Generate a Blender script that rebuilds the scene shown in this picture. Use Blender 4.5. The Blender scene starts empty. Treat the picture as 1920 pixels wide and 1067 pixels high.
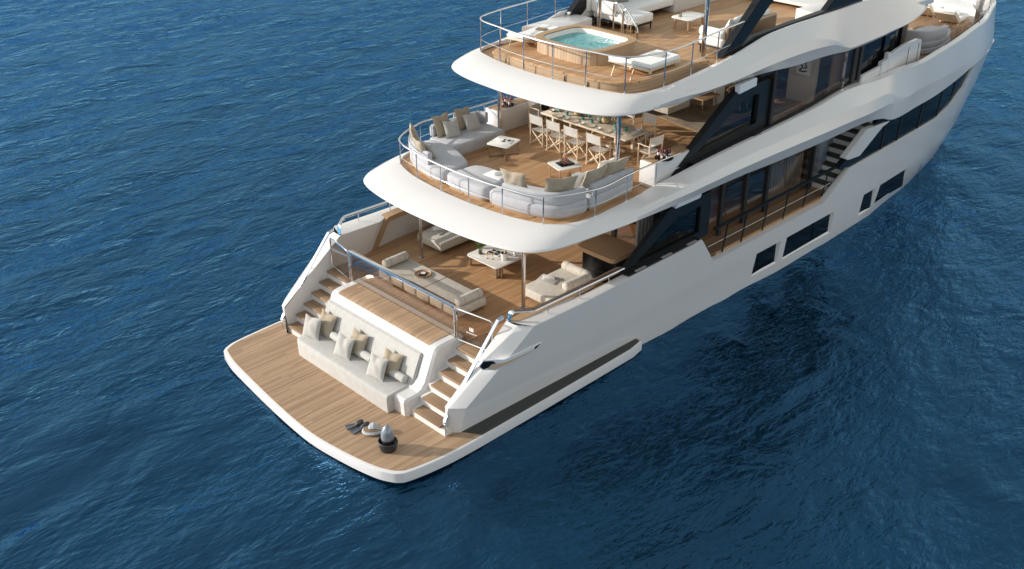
import bpy, bmesh, math, random
from math import radians, sin, cos, pi, sqrt, atan2, hypot
from mathutils import Vector, Matrix
random.seed(7)
SC = bpy.context.scene
COL = SC.collection

# ---------------------------------------------------------------- camera
F_PX, PITCH, YAW = 1991.6, 0.495, 0.791          # focal length in photo pixels, tilt down, heading
CAM = Vector((-20.049, -18.983, 15.4215))
cp, sp, cy_, sy_ = cos(PITCH), sin(PITCH), cos(YAW), sin(YAW)
FW = Vector((cy_*cp, sy_*cp, -sp)); RT = Vector((sy_, -cy_, 0)); UP = RT.cross(FW)
cd = bpy.data.cameras.new('camera'); cam = bpy.data.objects.new('camera', cd); COL.objects.link(cam)
cd.sensor_width = 36; cd.lens = F_PX/1920*36; cd.clip_start = 0.5; cd.clip_end = 2000
m = Matrix((RT, UP, -FW)).transposed().to_4x4(); m.translation = CAM; cam.matrix_world = m
SC.camera = cam

def P(u, v, z=None, y=None, x=None):
    """world point of the survey: where the sight line of photo pixel (u,v) meets a plane of the ship"""
    d = FW + RT*((u-960)/F_PX) - UP*((v-533.5)/F_PX)
    k = 2 if z is not None else 1 if y is not None else 0
    val = (x, y, z)[k]
    t = (val-CAM[k])/d[k]
    return CAM + d*t

# ---------------------------------------------------------------- light
SUN_AZ = Vector((-0.652, 0.758)); SUN_EL = radians(18.5)
w = bpy.data.worlds.new('World'); SC.world = w; w.use_nodes = True
nt = w.node_tree; bg = nt.nodes['Background']; sky = nt.nodes.new('ShaderNodeTexSky')
sky.sky_type = 'NISHITA'; sky.sun_disc = False; sky.sun_elevation = SUN_EL
sky.sun_rotation = atan2(SUN_AZ.x, SUN_AZ.y); sky.air_density = 2.8; sky.dust_density = 1.2; sky.ozone_density = 3.4
hs = nt.nodes.new('ShaderNodeHueSaturation'); hs.inputs['Saturation'].default_value = 0.30; hs.inputs['Value'].default_value = 1.2      # sky desaturated and brightened for neutral fill in the shade
nt.links.new(sky.outputs[0], hs.inputs['Color']); nt.links.new(hs.outputs[0], bg.inputs[0]); bg.inputs[1].default_value = 0.15
sd = bpy.data.lights.new('sun', 'SUN'); so = bpy.data.objects.new('sun', sd); COL.objects.link(so)
sd.energy = 3.1; sd.angle = radians(0.5); sd.color = (1.0, 0.94, 0.85)
tr = Vector((-SUN_AZ.x*cos(SUN_EL), -SUN_AZ.y*cos(SUN_EL), -sin(SUN_EL)))
so.rotation_euler = tr.to_track_quat('-Z', 'Y').to_euler(); so.location = (-30, 35, 30)
SC.view_settings.view_transform = 'Standard'; SC.view_settings.look = 'None'
SC.view_settings.exposure = 0.52; SC.view_settings.gamma = 1.0
SC.cycles.max_bounces = 8; SC.cycles.transparent_max_bounces = 16

# ---------------------------------------------------------------- materials
def nmat(name):
    m = bpy.data.materials.new(name); m.use_nodes = True
    n = m.node_tree.nodes; return m, n, m.node_tree.links, n['Principled BSDF']
def N(n, t, **kw):
    x = n.new(t)
    for k, v in kw.items(): setattr(x, k, v)
    return x
def simple(name, col, rough=0.5, metal=0.0, coat=0.0, spec=.5, bump=0.0, bscale=200, var=0.0, vscale=3, sheen=0.0):
    m, n, l, b = nmat(name)
    b.inputs['Base Color'].default_value = (*col, 1); b.inputs['Roughness'].default_value = rough
    b.inputs['Metallic'].default_value = metal; b.inputs['Coat Weight'].default_value = coat
    b.inputs['Coat Roughness'].default_value = 0.04; b.inputs['Specular IOR Level'].default_value = spec
    if sheen: b.inputs['Sheen Weight'].default_value = sheen
    tc = N(n, 'ShaderNodeTexCoord')
    if var:
        no = N(n, 'ShaderNodeTexNoise'); no.inputs['Scale'].default_value = vscale; no.inputs['Detail'].default_value = 5
        l.new(tc.outputs['Object'], no.inputs['Vector'])
        mr = N(n, 'ShaderNodeMapRange'); mr.inputs['From Min'].default_value = .3; mr.inputs['From Max'].default_value = .7
        mr.inputs['To Min'].default_value = 1-var; mr.inputs['To Max'].default_value = 1+var
        l.new(no.outputs['Fac'], mr.inputs['Value'])
        mx = N(n, 'ShaderNodeMix', data_type='RGBA', blend_type='MULTIPLY'); mx.inputs['Factor'].default_value = 1
        mx.inputs['A'].default_value = (*col, 1); l.new(mr.outputs[0], mx.inputs['B']); l.new(mx.outputs['Result'], b.inputs['Base Color'])
    if bump:
        no = N(n, 'ShaderNodeTexNoise'); no.inputs['Scale'].default_value = bscale; no.inputs['Detail'].default_value = 3
        l.new(tc.outputs['Object'], no.inputs['Vector'])
        bp = N(n, 'ShaderNodeBump'); bp.inputs['Strength'].default_value = bump; bp.inputs['Distance'].default_value = .01
        l.new(no.outputs['Fac'], bp.inputs['Height']); l.new(bp.outputs[0], b.inputs['Normal'])
    return m
def planks(name, c1, c2, seam, width=.085, axis='Y', along='X', rough=.55, seamw=.09):
    """wood boards: strips across one axis, grain streaked along another, dark caulk seams"""
    m, n, l, b = nmat(name); b.inputs['Roughness'].default_value = rough
    tc = N(n, 'ShaderNodeTexCoord'); sx = N(n, 'ShaderNodeSeparateXYZ'); l.new(tc.outputs['Object'], sx.inputs[0])
    dv = N(n, 'ShaderNodeMath', operation='DIVIDE'); dv.inputs[1].default_value = width; l.new(sx.outputs[axis], dv.inputs[0])
    fl = N(n, 'ShaderNodeMath', operation='FLOOR'); l.new(dv.outputs[0], fl.inputs[0])
    fr = N(n, 'ShaderNodeMath', operation='FRACT'); l.new(dv.outputs[0], fr.inputs[0])
    # each strip is broken into boards of random length
    sh = N(n, 'ShaderNodeTexWhiteNoise', noise_dimensions='1D'); l.new(fl.outputs[0], sh.inputs['W'])
    la = N(n, 'ShaderNodeMath', operation='MULTIPLY'); la.inputs[1].default_value = .42; l.new(sx.outputs[along], la.inputs[0])
    ad = N(n, 'ShaderNodeMath', operation='ADD'); l.new(la.outputs[0], ad.inputs[0]); l.new(sh.outputs['Value'], ad.inputs[1])
    f2 = N(n, 'ShaderNodeMath', operation='FLOOR'); l.new(ad.outputs[0], f2.inputs[0])
    cb = N(n, 'ShaderNodeCombineXYZ'); l.new(fl.outputs[0], cb.inputs[0]); l.new(f2.outputs[0], cb.inputs[1])
    wn = N(n, 'ShaderNodeTexWhiteNoise', noise_dimensions='2D'); l.new(cb.outputs[0], wn.inputs['Vector'])
    mp = N(n, 'ShaderNodeMapping'); s = {'X': 30, 'Y': 30, 'Z': 30}; s[along] = 1.6
    mp.inputs['Scale'].default_value = (s['X'], s['Y'], s['Z']); l.new(tc.outputs['Object'], mp.inputs[0])
    no = N(n, 'ShaderNodeTexNoise'); no.inputs['Scale'].default_value = 1; no.inputs['Detail'].default_value = 4
    l.new(mp.outputs[0], no.inputs['Vector'])
    a1 = N(n, 'ShaderNodeMath', operation='MULTIPLY_ADD'); a1.inputs[1].default_value = .55; l.new(wn.outputs['Value'], a1.inputs[0])
    m2 = N(n, 'ShaderNodeMath', operation='MULTIPLY'); m2.inputs[1].default_value = .45; l.new(no.outputs['Fac'], m2.inputs[0])
    l.new(m2.outputs[0], a1.inputs[2])
    mx = N(n, 'ShaderNodeMix', data_type='RGBA'); l.new(a1.outputs[0], mx.inputs['Factor'])
    mx.inputs['A'].default_value = (*c1, 1); mx.inputs['B'].default_value = (*c2, 1)
    lt = N(n, 'ShaderNodeMath', operation='LESS_THAN'); lt.inputs[1].default_value = seamw; l.new(fr.outputs[0], lt.inputs[0])
    mz = N(n, 'ShaderNodeMix', data_type='RGBA'); l.new(lt.outputs[0], mz.inputs['Factor'])
    l.new(mx.outputs['Result'], mz.inputs['A']); mz.inputs['B'].default_value = (*seam, 1)
    l.new(mz.outputs['Result'], b.inputs['Base Color'])
    bp = N(n, 'ShaderNodeBump'); bp.inputs['Strength'].default_value = .15; bp.inputs['Distance'].default_value = .003
    l.new(no.outputs['Fac'], bp.inputs['Height']); l.new(bp.outputs[0], b.inputs['Normal'])
    return m
def glass(name, tint, alpha, rough=0.02, refl=1.0):
    """thin pane: tinted see-through plus a mirror reflection that grows at grazing angles"""
    m, n, l, b = nmat(name); out = n['Material Output']; n.remove(b)
    t = N(n, 'ShaderNodeBsdfTransparent'); t.inputs[0].default_value = (*tint, 1)
    g = N(n, 'ShaderNodeBsdfGlossy'); g.inputs['Roughness'].default_value = rough
    g.inputs['Color'].default_value = (refl, refl, refl, 1)
    ge = N(n, 'ShaderNodeNewGeometry'); dt = N(n, 'ShaderNodeVectorMath', operation='DOT_PRODUCT'); l.new(ge.outputs['Normal'], dt.inputs[0]); l.new(ge.outputs['Incoming'], dt.inputs[1])
    ab = N(n, 'ShaderNodeMath', operation='ABSOLUTE'); l.new(dt.outputs['Value'], ab.inputs[0])
    om = N(n, 'ShaderNodeMath', operation='SUBTRACT'); om.inputs[0].default_value = 1; l.new(ab.outputs[0], om.inputs[1])
    pw = N(n, 'ShaderNodeMath', operation='POWER'); pw.inputs[1].default_value = 5; l.new(om.outputs[0], pw.inputs[0])
    fz = N(n, 'ShaderNodeMath', operation='MULTIPLY_ADD'); fz.inputs[1].default_value = .9; fz.inputs[2].default_value = .05; l.new(pw.outputs[0], fz.inputs[0])
    mx = N(n, 'ShaderNodeMixShader'); l.new(fz.outputs[0], mx.inputs[0]); l.new(t.outputs[0], mx.inputs[1]); l.new(g.outputs[0], mx.inputs[2])
    l.new(mx.outputs[0], out.inputs[0]); return m

TK1, TK2, TKS = (.24, .145, .08), (.54, .365, .23), (.08, .05, .03)
M = dict(
    white=simple('white_gelcoat', (.70, .678, .672), .20, coat=.4, var=.015, vscale=.8),
    teak=planks('teak_deck', TK1, TK2, TKS, .062),
    teak_dark=planks('teak_main_deck', (.35, .19, .088), (.64, .385, .20), (.11, .06, .033), .075),
    teak_v=planks('teak_upright', (.36, .25, .155), (.56, .42, .29), (.2, .13, .08), .11, along='Z'),
    teak_x=planks('teak_riser', (.36, .25, .155), (.54, .40, .27), (.25, .17, .1), .11, axis='Z', along='Y'),
    tread=planks('teak_tread', (.20, .125, .07), (.33, .215, .13), (.2, .12, .07), .3, axis='X', along='Y'),
    wood=planks('light_wood', (.60, .48, .34), (.76, .63, .48), (.6, .48, .34), .2, axis='Y', along='Z', seamw=0),
    walnut=planks('warm_wood', (.33, .20, .11), (.46, .30, .17), (.33, .2, .11), .3, axis='Y', along='X', seamw=0),
    chrome=simple('polished_steel', (.62, .63, .66), .045, metal=1.0),
    steel=simple('satin_steel', (.40, .46, .56), .12, metal=1.0), liner=simple('slot_lining', (.62, .48, .35), .3), slotframe=simple('slot_frame', (.80, .82, .86), .15, coat=.5),
    bronze=simple('bronze_metal', (.33, .24, .16), .35, metal=.7),
    black=simple('black_gloss_paint', (.010, .011, .013), .22, spec=.3),
    darkgrey=simple('charcoal_paint', (.013, .015, .017), .35, spec=.3),
    blackmat=simple('black_matt', (.015, .015, .016), .6),
    greyfab=simple('grey_outdoor_fabric', (.45, .45, .475), .9, bump=.25, bscale=260, var=.05, vscale=6, sheen=.2),
    sofafab=simple('pale_linen', (.47, .455, .44), .92, bump=.3, bscale=220, var=.06, vscale=7, sheen=.2),
    stripefab=simple('oat_fabric', (.54, .50, .44), .92, bump=.35, bscale=180, var=.09, vscale=9, sheen=.2),
    beige=simple('sand_cushion_fabric', (.37, .305, .225), .95, bump=.3, bscale=200, var=.07, vscale=8, sheen=.2),
    pgrey=simple('dove_cushion_fabric', (.45, .43, .405), .95, bump=.3, bscale=200, var=.05, vscale=8, sheen=.2),
    canvas=simple('white_canvas', (.84, .83, .815), .85, bump=.15, bscale=300, var=.03, vscale=5),
    stone=simple('pale_stone', (.78, .76, .73), .18, coat=.3, var=.05, vscale=2.5),
    plate=simple('sand_ceramic', (.62, .53, .42), .35, var=.08, vscale=12),
    porcelain=simple('white_porcelain', (.8, .8, .78), .2),
    teal=simple('teal_glass', (.03, .22, .20), .08, coat=.5),
    gourd=simple('grey_green_gourd', (.17, .19, .15), .55, var=.35, vscale=14),
    gourd2=simple('ochre_gourd', (.42, .33, .17), .55, var=.3, vscale=14),
    red=simple('red_bottle_glass', (.13, .012, .014), .1, coat=.6),
    amber=simple('pink_bottle_glass', (.36, .15, .11), .1, coat=.6),
    brass=simple('brass', (.62, .42, .16), .25, metal=1),
    paper=simple('paper', (.78, .77, .75), .6), ink=simple('print_ink', (.02, .02, .022), .6),
    leaf=simple('leaf_green', (.06, .14, .025), .55, var=.4, vscale=20),
    rug=simple('woven_rug', (.34, .27, .20), .95, bump=.4, bscale=80, var=.25, vscale=2.2),
    curtain=simple('grey_curtain', (.30, .29, .28), .9, var=.1, vscale=4),
    silver=simple('silver_shell', (.27, .29, .32), .25, metal=.35, coat=.3, var=.05), greycowl=simple('grey_cowl', (.42, .43, .45), .3),
    rubber=simple('black_rubber', (.022, .024, .03), .5), fin=simple('fin_blade', (.06, .07, .09), .3, coat=.4),
    plaster=simple('interior_panel', (.55, .50, .44), .6), wallwood=planks('interior_wood', (.17, .10, .06), (.25, .155, .095), (.1, .06, .04), .4, axis='X', along='Z', seamw=.02),
    glass=glass('clear_tinted_glass', (.62, .58, .53), 1), smoke=glass('smoked_glass', (.82, .77, .72), 1), tint=glass('dark_glass', (.10, .095, .10), 1),
    dark=simple('black_window_glass', (.006, .007, .009), .06, spec=.14),
)
def water_mat():
    m, n, l, b = nmat('sea_water')
    b.inputs['IOR'].default_value = 1.333; b.inputs['Roughness'].default_value = .045; b.inputs['Specular IOR Level'].default_value = 0; b.subsurface_method = 'BURLEY'; b.inputs['Subsurface Weight'].default_value = 1; b.inputs['Subsurface Radius'].default_value = (1, 1.4, 1.8); b.inputs['Subsurface Scale'].default_value = 2.2
    tc = N(n, 'ShaderNodeTexCoord')
    big = N(n, 'ShaderNodeTexNoise'); big.inputs['Scale'].default_value = .10; big.inputs['Detail'].default_value = 4; big.inputs['Roughness'].default_value = .55
    big.inputs['Distortion'].default_value = 1.0
    mpb = N(n, 'ShaderNodeMapping'); mpb.inputs['Rotation'].default_value = (0, 0, radians(40)); mpb.inputs['Scale'].default_value = (1, 2.2, 1)
    l.new(tc.outputs['Object'], mpb.inputs[0]); l.new(mpb.outputs[0], big.inputs['Vector'])
    cr = N(n, 'ShaderNodeValToRGB'); cr.color_ramp.elements[0].position = .34; cr.color_ramp.elements[1].position = .68
    cr.color_ramp.elements[0].color = (.0004, .005, .010, 1); cr.color_ramp.elements[1].color = (.0015, .018, .038, 1)
    l.new(big.outputs['Fac'], cr.inputs[0]); l.new(cr.outputs[0], b.inputs['Base Color'])
    gust = N(n, 'ShaderNodeMapRange'); gust.inputs['From Min'].default_value = .34; gust.inputs['From Max'].default_value = .66    # wind patches: rough and smooth water
    gust.inputs['To Min'].default_value = .25; gust.inputs['To Max'].default_value = 1.0; l.new(big.outputs['Fac'], gust.inputs['Value'])
    h = None
    for sc, ax, st, dist, rot, gusty in ((.42, (1, 1.7, 1), .6, .34, 38, 0), (1.4, (1, 2.2, 1), .7, .16, 50, 1), (3.8, (1, 2.4, 1), .75, .062, 34, 1), (10, (1, 1.8, 1), .5, .015, 58, 1)):
        mp = N(n, 'ShaderNodeMapping'); mp.inputs['Rotation'].default_value = (0, 0, radians(rot)); mp.inputs['Scale'].default_value = ax
        l.new(tc.outputs['Object'], mp.inputs[0])
        no = N(n, 'ShaderNodeTexNoise'); no.inputs['Scale'].default_value = sc; no.inputs['Detail'].default_value = 3; no.inputs['Distortion'].default_value = .6
        l.new(mp.outputs[0], no.inputs['Vector'])
        bp = N(n, 'ShaderNodeBump'); bp.inputs['Strength'].default_value = st; bp.inputs['Distance'].default_value = dist
        if gusty:
            gm = N(n, 'ShaderNodeMath', operation='MULTIPLY'); gm.inputs[1].default_value = st; l.new(gust.outputs[0], gm.inputs[0]); l.new(gm.outputs[0], bp.inputs['Strength'])
        l.new(no.outputs['Fac'], bp.inputs['Height'])
        if h: l.new(h.outputs[0], bp.inputs['Normal'])
        h = bp
    l.new(h.outputs[0], b.inputs['Normal'])
    gl = N(n, 'ShaderNodeBsdfGlossy'); gl.inputs['Color'].default_value = (.19, .53, 1.0, 1); gl.inputs['Roughness'].default_value = .03
    fz = N(n, 'ShaderNodeFresnel'); fz.inputs['IOR'].default_value = 2.0
    l.new(h.outputs[0], gl.inputs['Normal']); l.new(h.outputs[0], fz.inputs['Normal'])
    mx = N(n, 'ShaderNodeMixShader'); l.new(fz.outputs[0], mx.inputs[0]); l.new(b.outputs[0], mx.inputs[1]); l.new(gl.outputs[0], mx.inputs[2])
    l.new(mx.outputs[0], n['Material Output'].inputs[0]); return m
def pool_mat():
    m, n, l, b = nmat('pool_water')
    b.inputs['Base Color'].default_value = (.05, .42, .46, 1); b.inputs['Roughness'].default_value = .04; b.inputs['IOR'].default_value = 1.33
    tc = N(n, 'ShaderNodeTexCoord'); no = N(n, 'ShaderNodeTexNoise'); no.inputs['Scale'].default_value = 7; no.inputs['Detail'].default_value = 4; no.inputs['Distortion'].default_value = 1.2
    l.new(tc.outputs['Object'], no.inputs['Vector'])
    bp = N(n, 'ShaderNodeBump'); bp.inputs['Strength'].default_value = .6; bp.inputs['Distance'].default_value = .05
    l.new(no.outputs['Fac'], bp.inputs['Height']); l.new(bp.outputs[0], b.inputs['Normal'])
    cr = N(n, 'ShaderNodeValToRGB'); cr.color_ramp.elements[0].position = .35; cr.color_ramp.elements[1].position = .7
    cr.color_ramp.elements[0].color = (.045, .25, .28, 1); cr.color_ramp.elements[1].color = (.17, .48, .50, 1)
    l.new(no.outputs['Fac'], cr.inputs[0]); l.new(cr.outputs[0], b.inputs['Base Color'])
    return m
M['sea'] = water_mat(); M['pool'] = pool_mat()

# ---------------------------------------------------------------- mesh helpers
def new(): return bmesh.new()
def join(bm, t, mat=None):
    me = bpy.data.meshes.new('t'); 
    if mat is not None: bmesh.ops.transform(t, matrix=mat, verts=t.verts)
    t.to_mesh(me); t.free(); bm.from_mesh(me); bpy.data.meshes.remove(me); return bm
def box(bm, c, s, bev=0.0, seg=2, rz=0.0, mat=None):
    t = new(); bmesh.ops.create_cube(t, size=1)
    bmesh.ops.scale(t, vec=s, verts=t.verts)
    if bev: bmesh.ops.bevel(t, geom=t.edges[:], offset=min(bev, .49*min(s)), segments=seg, affect='EDGES', profile=.5)
    mm = Matrix.Translation(c) @ Matrix.Rotation(rz, 4, 'Z')
    if mat is not None: mm = mat @ mm
    return join(bm, t, mm)
def prism(bm, poly, z0, z1, bev=0.0, seg=2, bottom=True, vert_bev=False):
    t = new(); n = len(poly)
    a = [t.verts.new((p[0], p[1], z0)) for p in poly]; b = [t.verts.new((p[0], p[1], z1)) for p in poly]
    ar = sum(poly[i][0]*poly[(i+1) % n][1]-poly[(i+1) % n][0]*poly[i][1] for i in range(n))
    if ar < 0: a.reverse(); b.reverse()
    top = t.faces.new(b)
    if bottom: t.faces.new(list(reversed(a)))
    for i in range(n): t.faces.new((a[i], a[(i+1) % n], b[(i+1) % n], b[i]))
    if bev:
        ed = set(top.edges)
        if vert_bev: ed = set(t.edges)
        bmesh.ops.bevel(t, geom=list(ed), offset=bev, segments=seg, affect='EDGES', profile=.5)
    return join(bm, t)
def tube(bm, pts, r, n=8, closed=False, caps=True, flat=1.0):
    pts = [Vector(p) for p in pts]; k = len(pts); rings = []; prev = None
    for i, p in enumerate(pts):
        if closed: d = pts[(i+1) % k]-pts[i-1]
        else: d = pts[min(i+1, k-1)]-pts[max(i-1, 0)]
        d.normalize()
        up = Vector((0, 0, 1)) if abs(d.z) < .95 else (prev if prev else Vector((1, 0, 0)))
        s = d.cross(up); s.normalize(); u = s.cross(d); prev = u
        rr = r[i] if isinstance(r, (list, tuple)) else r
        rings.append([bm.verts.new(p + s*(rr*cos(2*pi*j/n)) + u*(rr*flat*sin(2*pi*j/n))) for j in range(n)])
    for i in range(k if closed else k-1):
        a, b = rings[i], rings[(i+1) % k]
        for j in range(n): bm.faces.new((a[j], a[(j+1) % n], b[(j+1) % n], b[j]))
    if caps and not closed: bm.faces.new(list(reversed(rings[0]))); bm.faces.new(rings[-1])
    return bm
def bar(bm, p, q, wd, th):
    """rectangular bar between two points"""
    p, q = Vector(p), Vector(q); d = (q-p); L = d.length; d.normalize()
    up = Vector((0, 0, 1)) if abs(d.z) < .9 else Vector((1, 0, 0))
    s = d.cross(up).normalized(); u = s.cross(d)
    mm = Matrix((d, s, u)).transposed().to_4x4(); mm.translation = (p+q)/2
    t = new(); bmesh.ops.create_cube(t, size=1); bmesh.ops.scale(t, vec=(L, wd, th), verts=t.verts)
    return join(bm, t, mm)
def lathe(bm, prof, c=(0, 0, 0), n=16):
    rings = []
    for r, z in prof: rings.append([bm.verts.new((c[0]+r*cos(2*pi*j/n), c[1]+r*sin(2*pi*j/n), c[2]+z)) for j in range(n)])
    for a, b in zip(rings, rings[1:]):
        for j in range(n): bm.faces.new((a[j], a[(j+1) % n], b[(j+1) % n], b[j]))
    bm.faces.new(list(reversed(rings[0]))); bm.faces.new(rings[-1]); return bm
def loft(bm, rows, closed=False):
    V = [[bm.verts.new(p) for p in r] for r in rows]
    for a, b in zip(V, V[1:]):
        k = len(a)
        for j in range(k if closed else k-1):
            q = [a[j], a[(j+1) % k], b[(j+1) % k], b[j]]
            try: bm.faces.new(q)
            except ValueError: pass
    return V
def spline(pts, per=6, closed=False):
    pts = [Vector(p) for p in pts]; n = len(pts); out = []
    rng = range(n if closed else n-1)
    for i in rng:
        g = (lambda k: pts[k % n]) if closed else (lambda k: pts[max(0, min(n-1, k))])
        a, b, c, d = g(i-1), g(i), g(i+1), g(i+2)
        for j in range(per):
            t = j/per
            out.append(.5*((2*b)+(c-a)*t+(2*a-5*b+4*c-d)*t*t+(3*b-a-3*c+d)*t**3))
    if not closed: out.append(pts[-1].copy())
    return out
def offset(poly, d):
    n = len(poly); ar = sum(poly[i][0]*poly[(i+1) % n][1]-poly[(i+1) % n][0]*poly[i][1] for i in range(n)); sg = 1 if ar > 0 else -1
    out = []
    for i in range(n):
        a, p, b = Vector(poly[i-1]).to_2d(), Vector(poly[i]).to_2d(), Vector(poly[(i+1) % n]).to_2d()
        e1, e2 = (p-a).normalized(), (b-p).normalized(); nn = Vector((-e1.y-e2.y, e1.x+e2.x)); nn.normalize()
        q = p+nn*(d*sg); out.append((q.x, q.y))
    return out
def softpad(bm, poly, z0, z1, r=.07, crown=None):
    lo = [[(x, y, z0+(r-r*cos(radians(a)))) for x, y in offset(poly, r*(1-sin(radians(a))))] for a in (0, 30, 60, 90)]
    up = [[(x, y, z1-(r-r*cos(radians(a)))) for x, y in offset(poly, r*(1-sin(radians(a))))] for a in (90, 60, 30, 0)]
    V = loft(bm, lo+up, True)
    bm.faces.new(V[0]); top = V[-1]
    if crown is None: bm.faces.new(top); return bm
    cen = bm.verts.new((sum(v.co.x for v in top)/len(top), sum(v.co.y for v in top)/len(top), z1+crown))
    for i in range(len(top)): bm.faces.new((top[i], top[(i+1) % len(top)], cen))
    return bm
def rrect(cx, cy, sx, sy, r, rz=0.0, n=5):
    out = []
    for qx, qy, a0 in ((1, 1, 0), (-1, 1, 90), (-1, -1, 180), (1, -1, 270)):
        for i in range(n+1):
            a = radians(a0+90*i/n); x = qx*(sx/2-r)+r*cos(a); y = qy*(sy/2-r)+r*sin(a)
            out.append((cx+x*cos(rz)-y*sin(rz), cy+x*sin(rz)+y*cos(rz)))
    return out
def pillow(bm, wd, h, t, mat, n=14):
    g = {}; cr0, cr1 = random.uniform(-.25, .25), random.uniform(.7, 1.3)
    for s in (1, -1):
        for i in range(n+1):
            for j in range(n+1):
                if s < 0 and (i in (0, n) or j in (0, n)): g[s, i, j] = g[1, i, j]; continue
                u, v = 2*i/n-1, 2*j/n-1
                x = wd/2*u*(1-.09*(1-v*v)**1.0); z = h/2*v*(1-.09*(1-u*u))+h/2
                y = s*t/2*(max(0, (1-u**2)*(1-v**2)))**.42
                y += s*-.22*t*math.exp(-((u-cr0)/.28)**2)*max(0, v-.1)*(1-v*v)*2 + .05*t*sin(6*u*cr1+4*v+9*cr0)*(1-u*u)*(1-v*v)
                z -= .05*h*math.exp(-((u-cr0)/.3)**2)*max(0, v)
                g[s, i, j] = bm.verts.new(mat @ Vector((x, y, z)))
    for s in (1, -1):
        for i in range(n):
            for j in range(n):
                q = [g[s, i, j], g[s, i+1, j], g[s, i+1, j+1], g[s, i, j+1]]
                if s > 0: q.reverse()
                try: bm.faces.new(q)
                except ValueError: pass
    return bm
def bolster(bm, p, q, r, n=16):
    p, q = Vector(p), Vector(q); d = (q-p).normalized(); L = (q-p).length
    pr = [(0.001, 0), (r*.7, .01), (r*.93, .035), (r, .09)]
    pts, rs = [], []
    for rr, o in pr: pts.append(p+d*o); rs.append(rr)
    for rr, o in reversed(pr): pts.append(q-d*o); rs.append(rr)
    return tube(bm, pts, rs, n)
def mesh(name, bm, mats, sharp=32):
    bmesh.ops.recalc_face_normals(bm, faces=bm.faces)
    me = bpy.data.meshes.new(name); bm.to_mesh(me); bm.free()
    for mm in (mats if isinstance(mats, (list, tuple)) else [mats]): me.materials.append(M[mm] if isinstance(mm, str) else mm)
    me.shade_smooth(); me.set_sharp_from_angle(angle=radians(sharp)); return me
def obj(name, bm, mats, parent=None, sharp=32):
    """one mesh object; geometry in world metres, moved into its parent's frame"""
    if parent is not None:
        loc = Vector((0, 0, 0)); p = parent
        while p: loc += p.location; p = p.parent
        bmesh.ops.translate(bm, vec=-loc, verts=bm.verts)
    o = bpy.data.objects.new(name, mesh(name, bm, mats, sharp)); COL.objects.link(o); o.parent = parent
    return o
def tag(o, label, cat, group=None):
    o['label'] = label; o['category'] = cat
    if group: o['group'] = group
    return o
def thing(name, label, cat, loc, group=None):
    o = bpy.data.objects.new(name, None); COL.objects.link(o); o.location = loc; o.empty_display_size = .2
    return tag(o, label, cat, group)
def dup(root, loc, rz, label, group=None):
    r = root.copy(); COL.objects.link(r); r.location = loc; r.rotation_euler = (0, 0, rz); r['label'] = label
    if group: r['group'] = group
    for ch in list(root.children):
        c = ch.copy(); COL.objects.link(c); c.parent = r
        for g in ch.children:
            d = g.copy(); COL.objects.link(d); d.parent = c
    return r
def interp(tab, x):
    if x <= tab[0][0]: return tab[0][1]
    for (a, b), (c, d) in zip(tab, tab[1:]):
        if x <= c: return b+(d-b)*(x-a)/(c-a)
    return tab[-1][1]

# ================================================================ SEA
import numpy as np
def axis(lo, hi, step, far):
    a = list(np.arange(lo, hi+1e-6, step)); s = step; x = hi; up = []
    while x < far: s *= 1.35; x += s; up.append(x)
    s = step; x = lo; dn = []
    while x > -far: s *= 1.35; x -= s; dn.append(x)
    return np.array(dn[::-1]+a+up)
ax, ay = axis(-22, 62, .3, 900), axis(-26, 58, .3, 900)
X, Y = np.meshgrid(ax, ay); Z = np.zeros_like(X); rs = np.random.RandomState(4)
for k in range(44):
    lam = .85*1.05**k*rs.uniform(.92, 1.08); th = radians(125)+rs.normal(0, .7)
    amp = .0036*lam**.9*rs.uniform(.5, 1.2)
    ph = rs.uniform(0, 6.3); kx, ky = cos(th)*2*pi/lam, sin(th)*2*pi/lam
    q = kx*X+ky*Y+ph+1.1*np.sin(X*.33+k)+1.1*np.sin(Y*.29+2*k)
    Z += amp*(np.sin(q)+.25*np.cos(2*q))
d = np.maximum(np.abs(X-20)-44, np.abs(Y-16)-44); Z *= np.clip(1-d/25, 0, 1)
me = bpy.data.meshes.new('sea_water'); nx, ny = len(ax), len(ay)
idx = np.arange(nx*ny).reshape(ny, nx)
quads = np.stack([idx[:-1, :-1], idx[:-1, 1:], idx[1:, 1:], idx[1:, :-1]], -1).reshape(-1, 4)
me.from_pydata(np.stack([X, Y, Z*.6], -1).reshape(-1, 3).tolist(), [], quads.tolist())
me.materials.append(M['sea']); me.shade_smooth()
sea = bpy.data.objects.new('water', me); COL.objects.link(sea); sea['kind'] = 'structure'

# ================================================================ YACHT
ZP, ZM, ZU, ZS = .315, 1.715, 4.30, 6.85          # swim platform, main, upper and sun deck floors
yacht = thing('yacht', 'white three deck motor yacht with open stern platform, lying on the blue sea', 'yacht', (0, 0, 0))
def ypart(name, bm, mat, parent=None, sharp=32, label=None):
    o = obj(name, bm, mat, parent or yacht, sharp)
    if label: o['label'] = label
    return o

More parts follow.
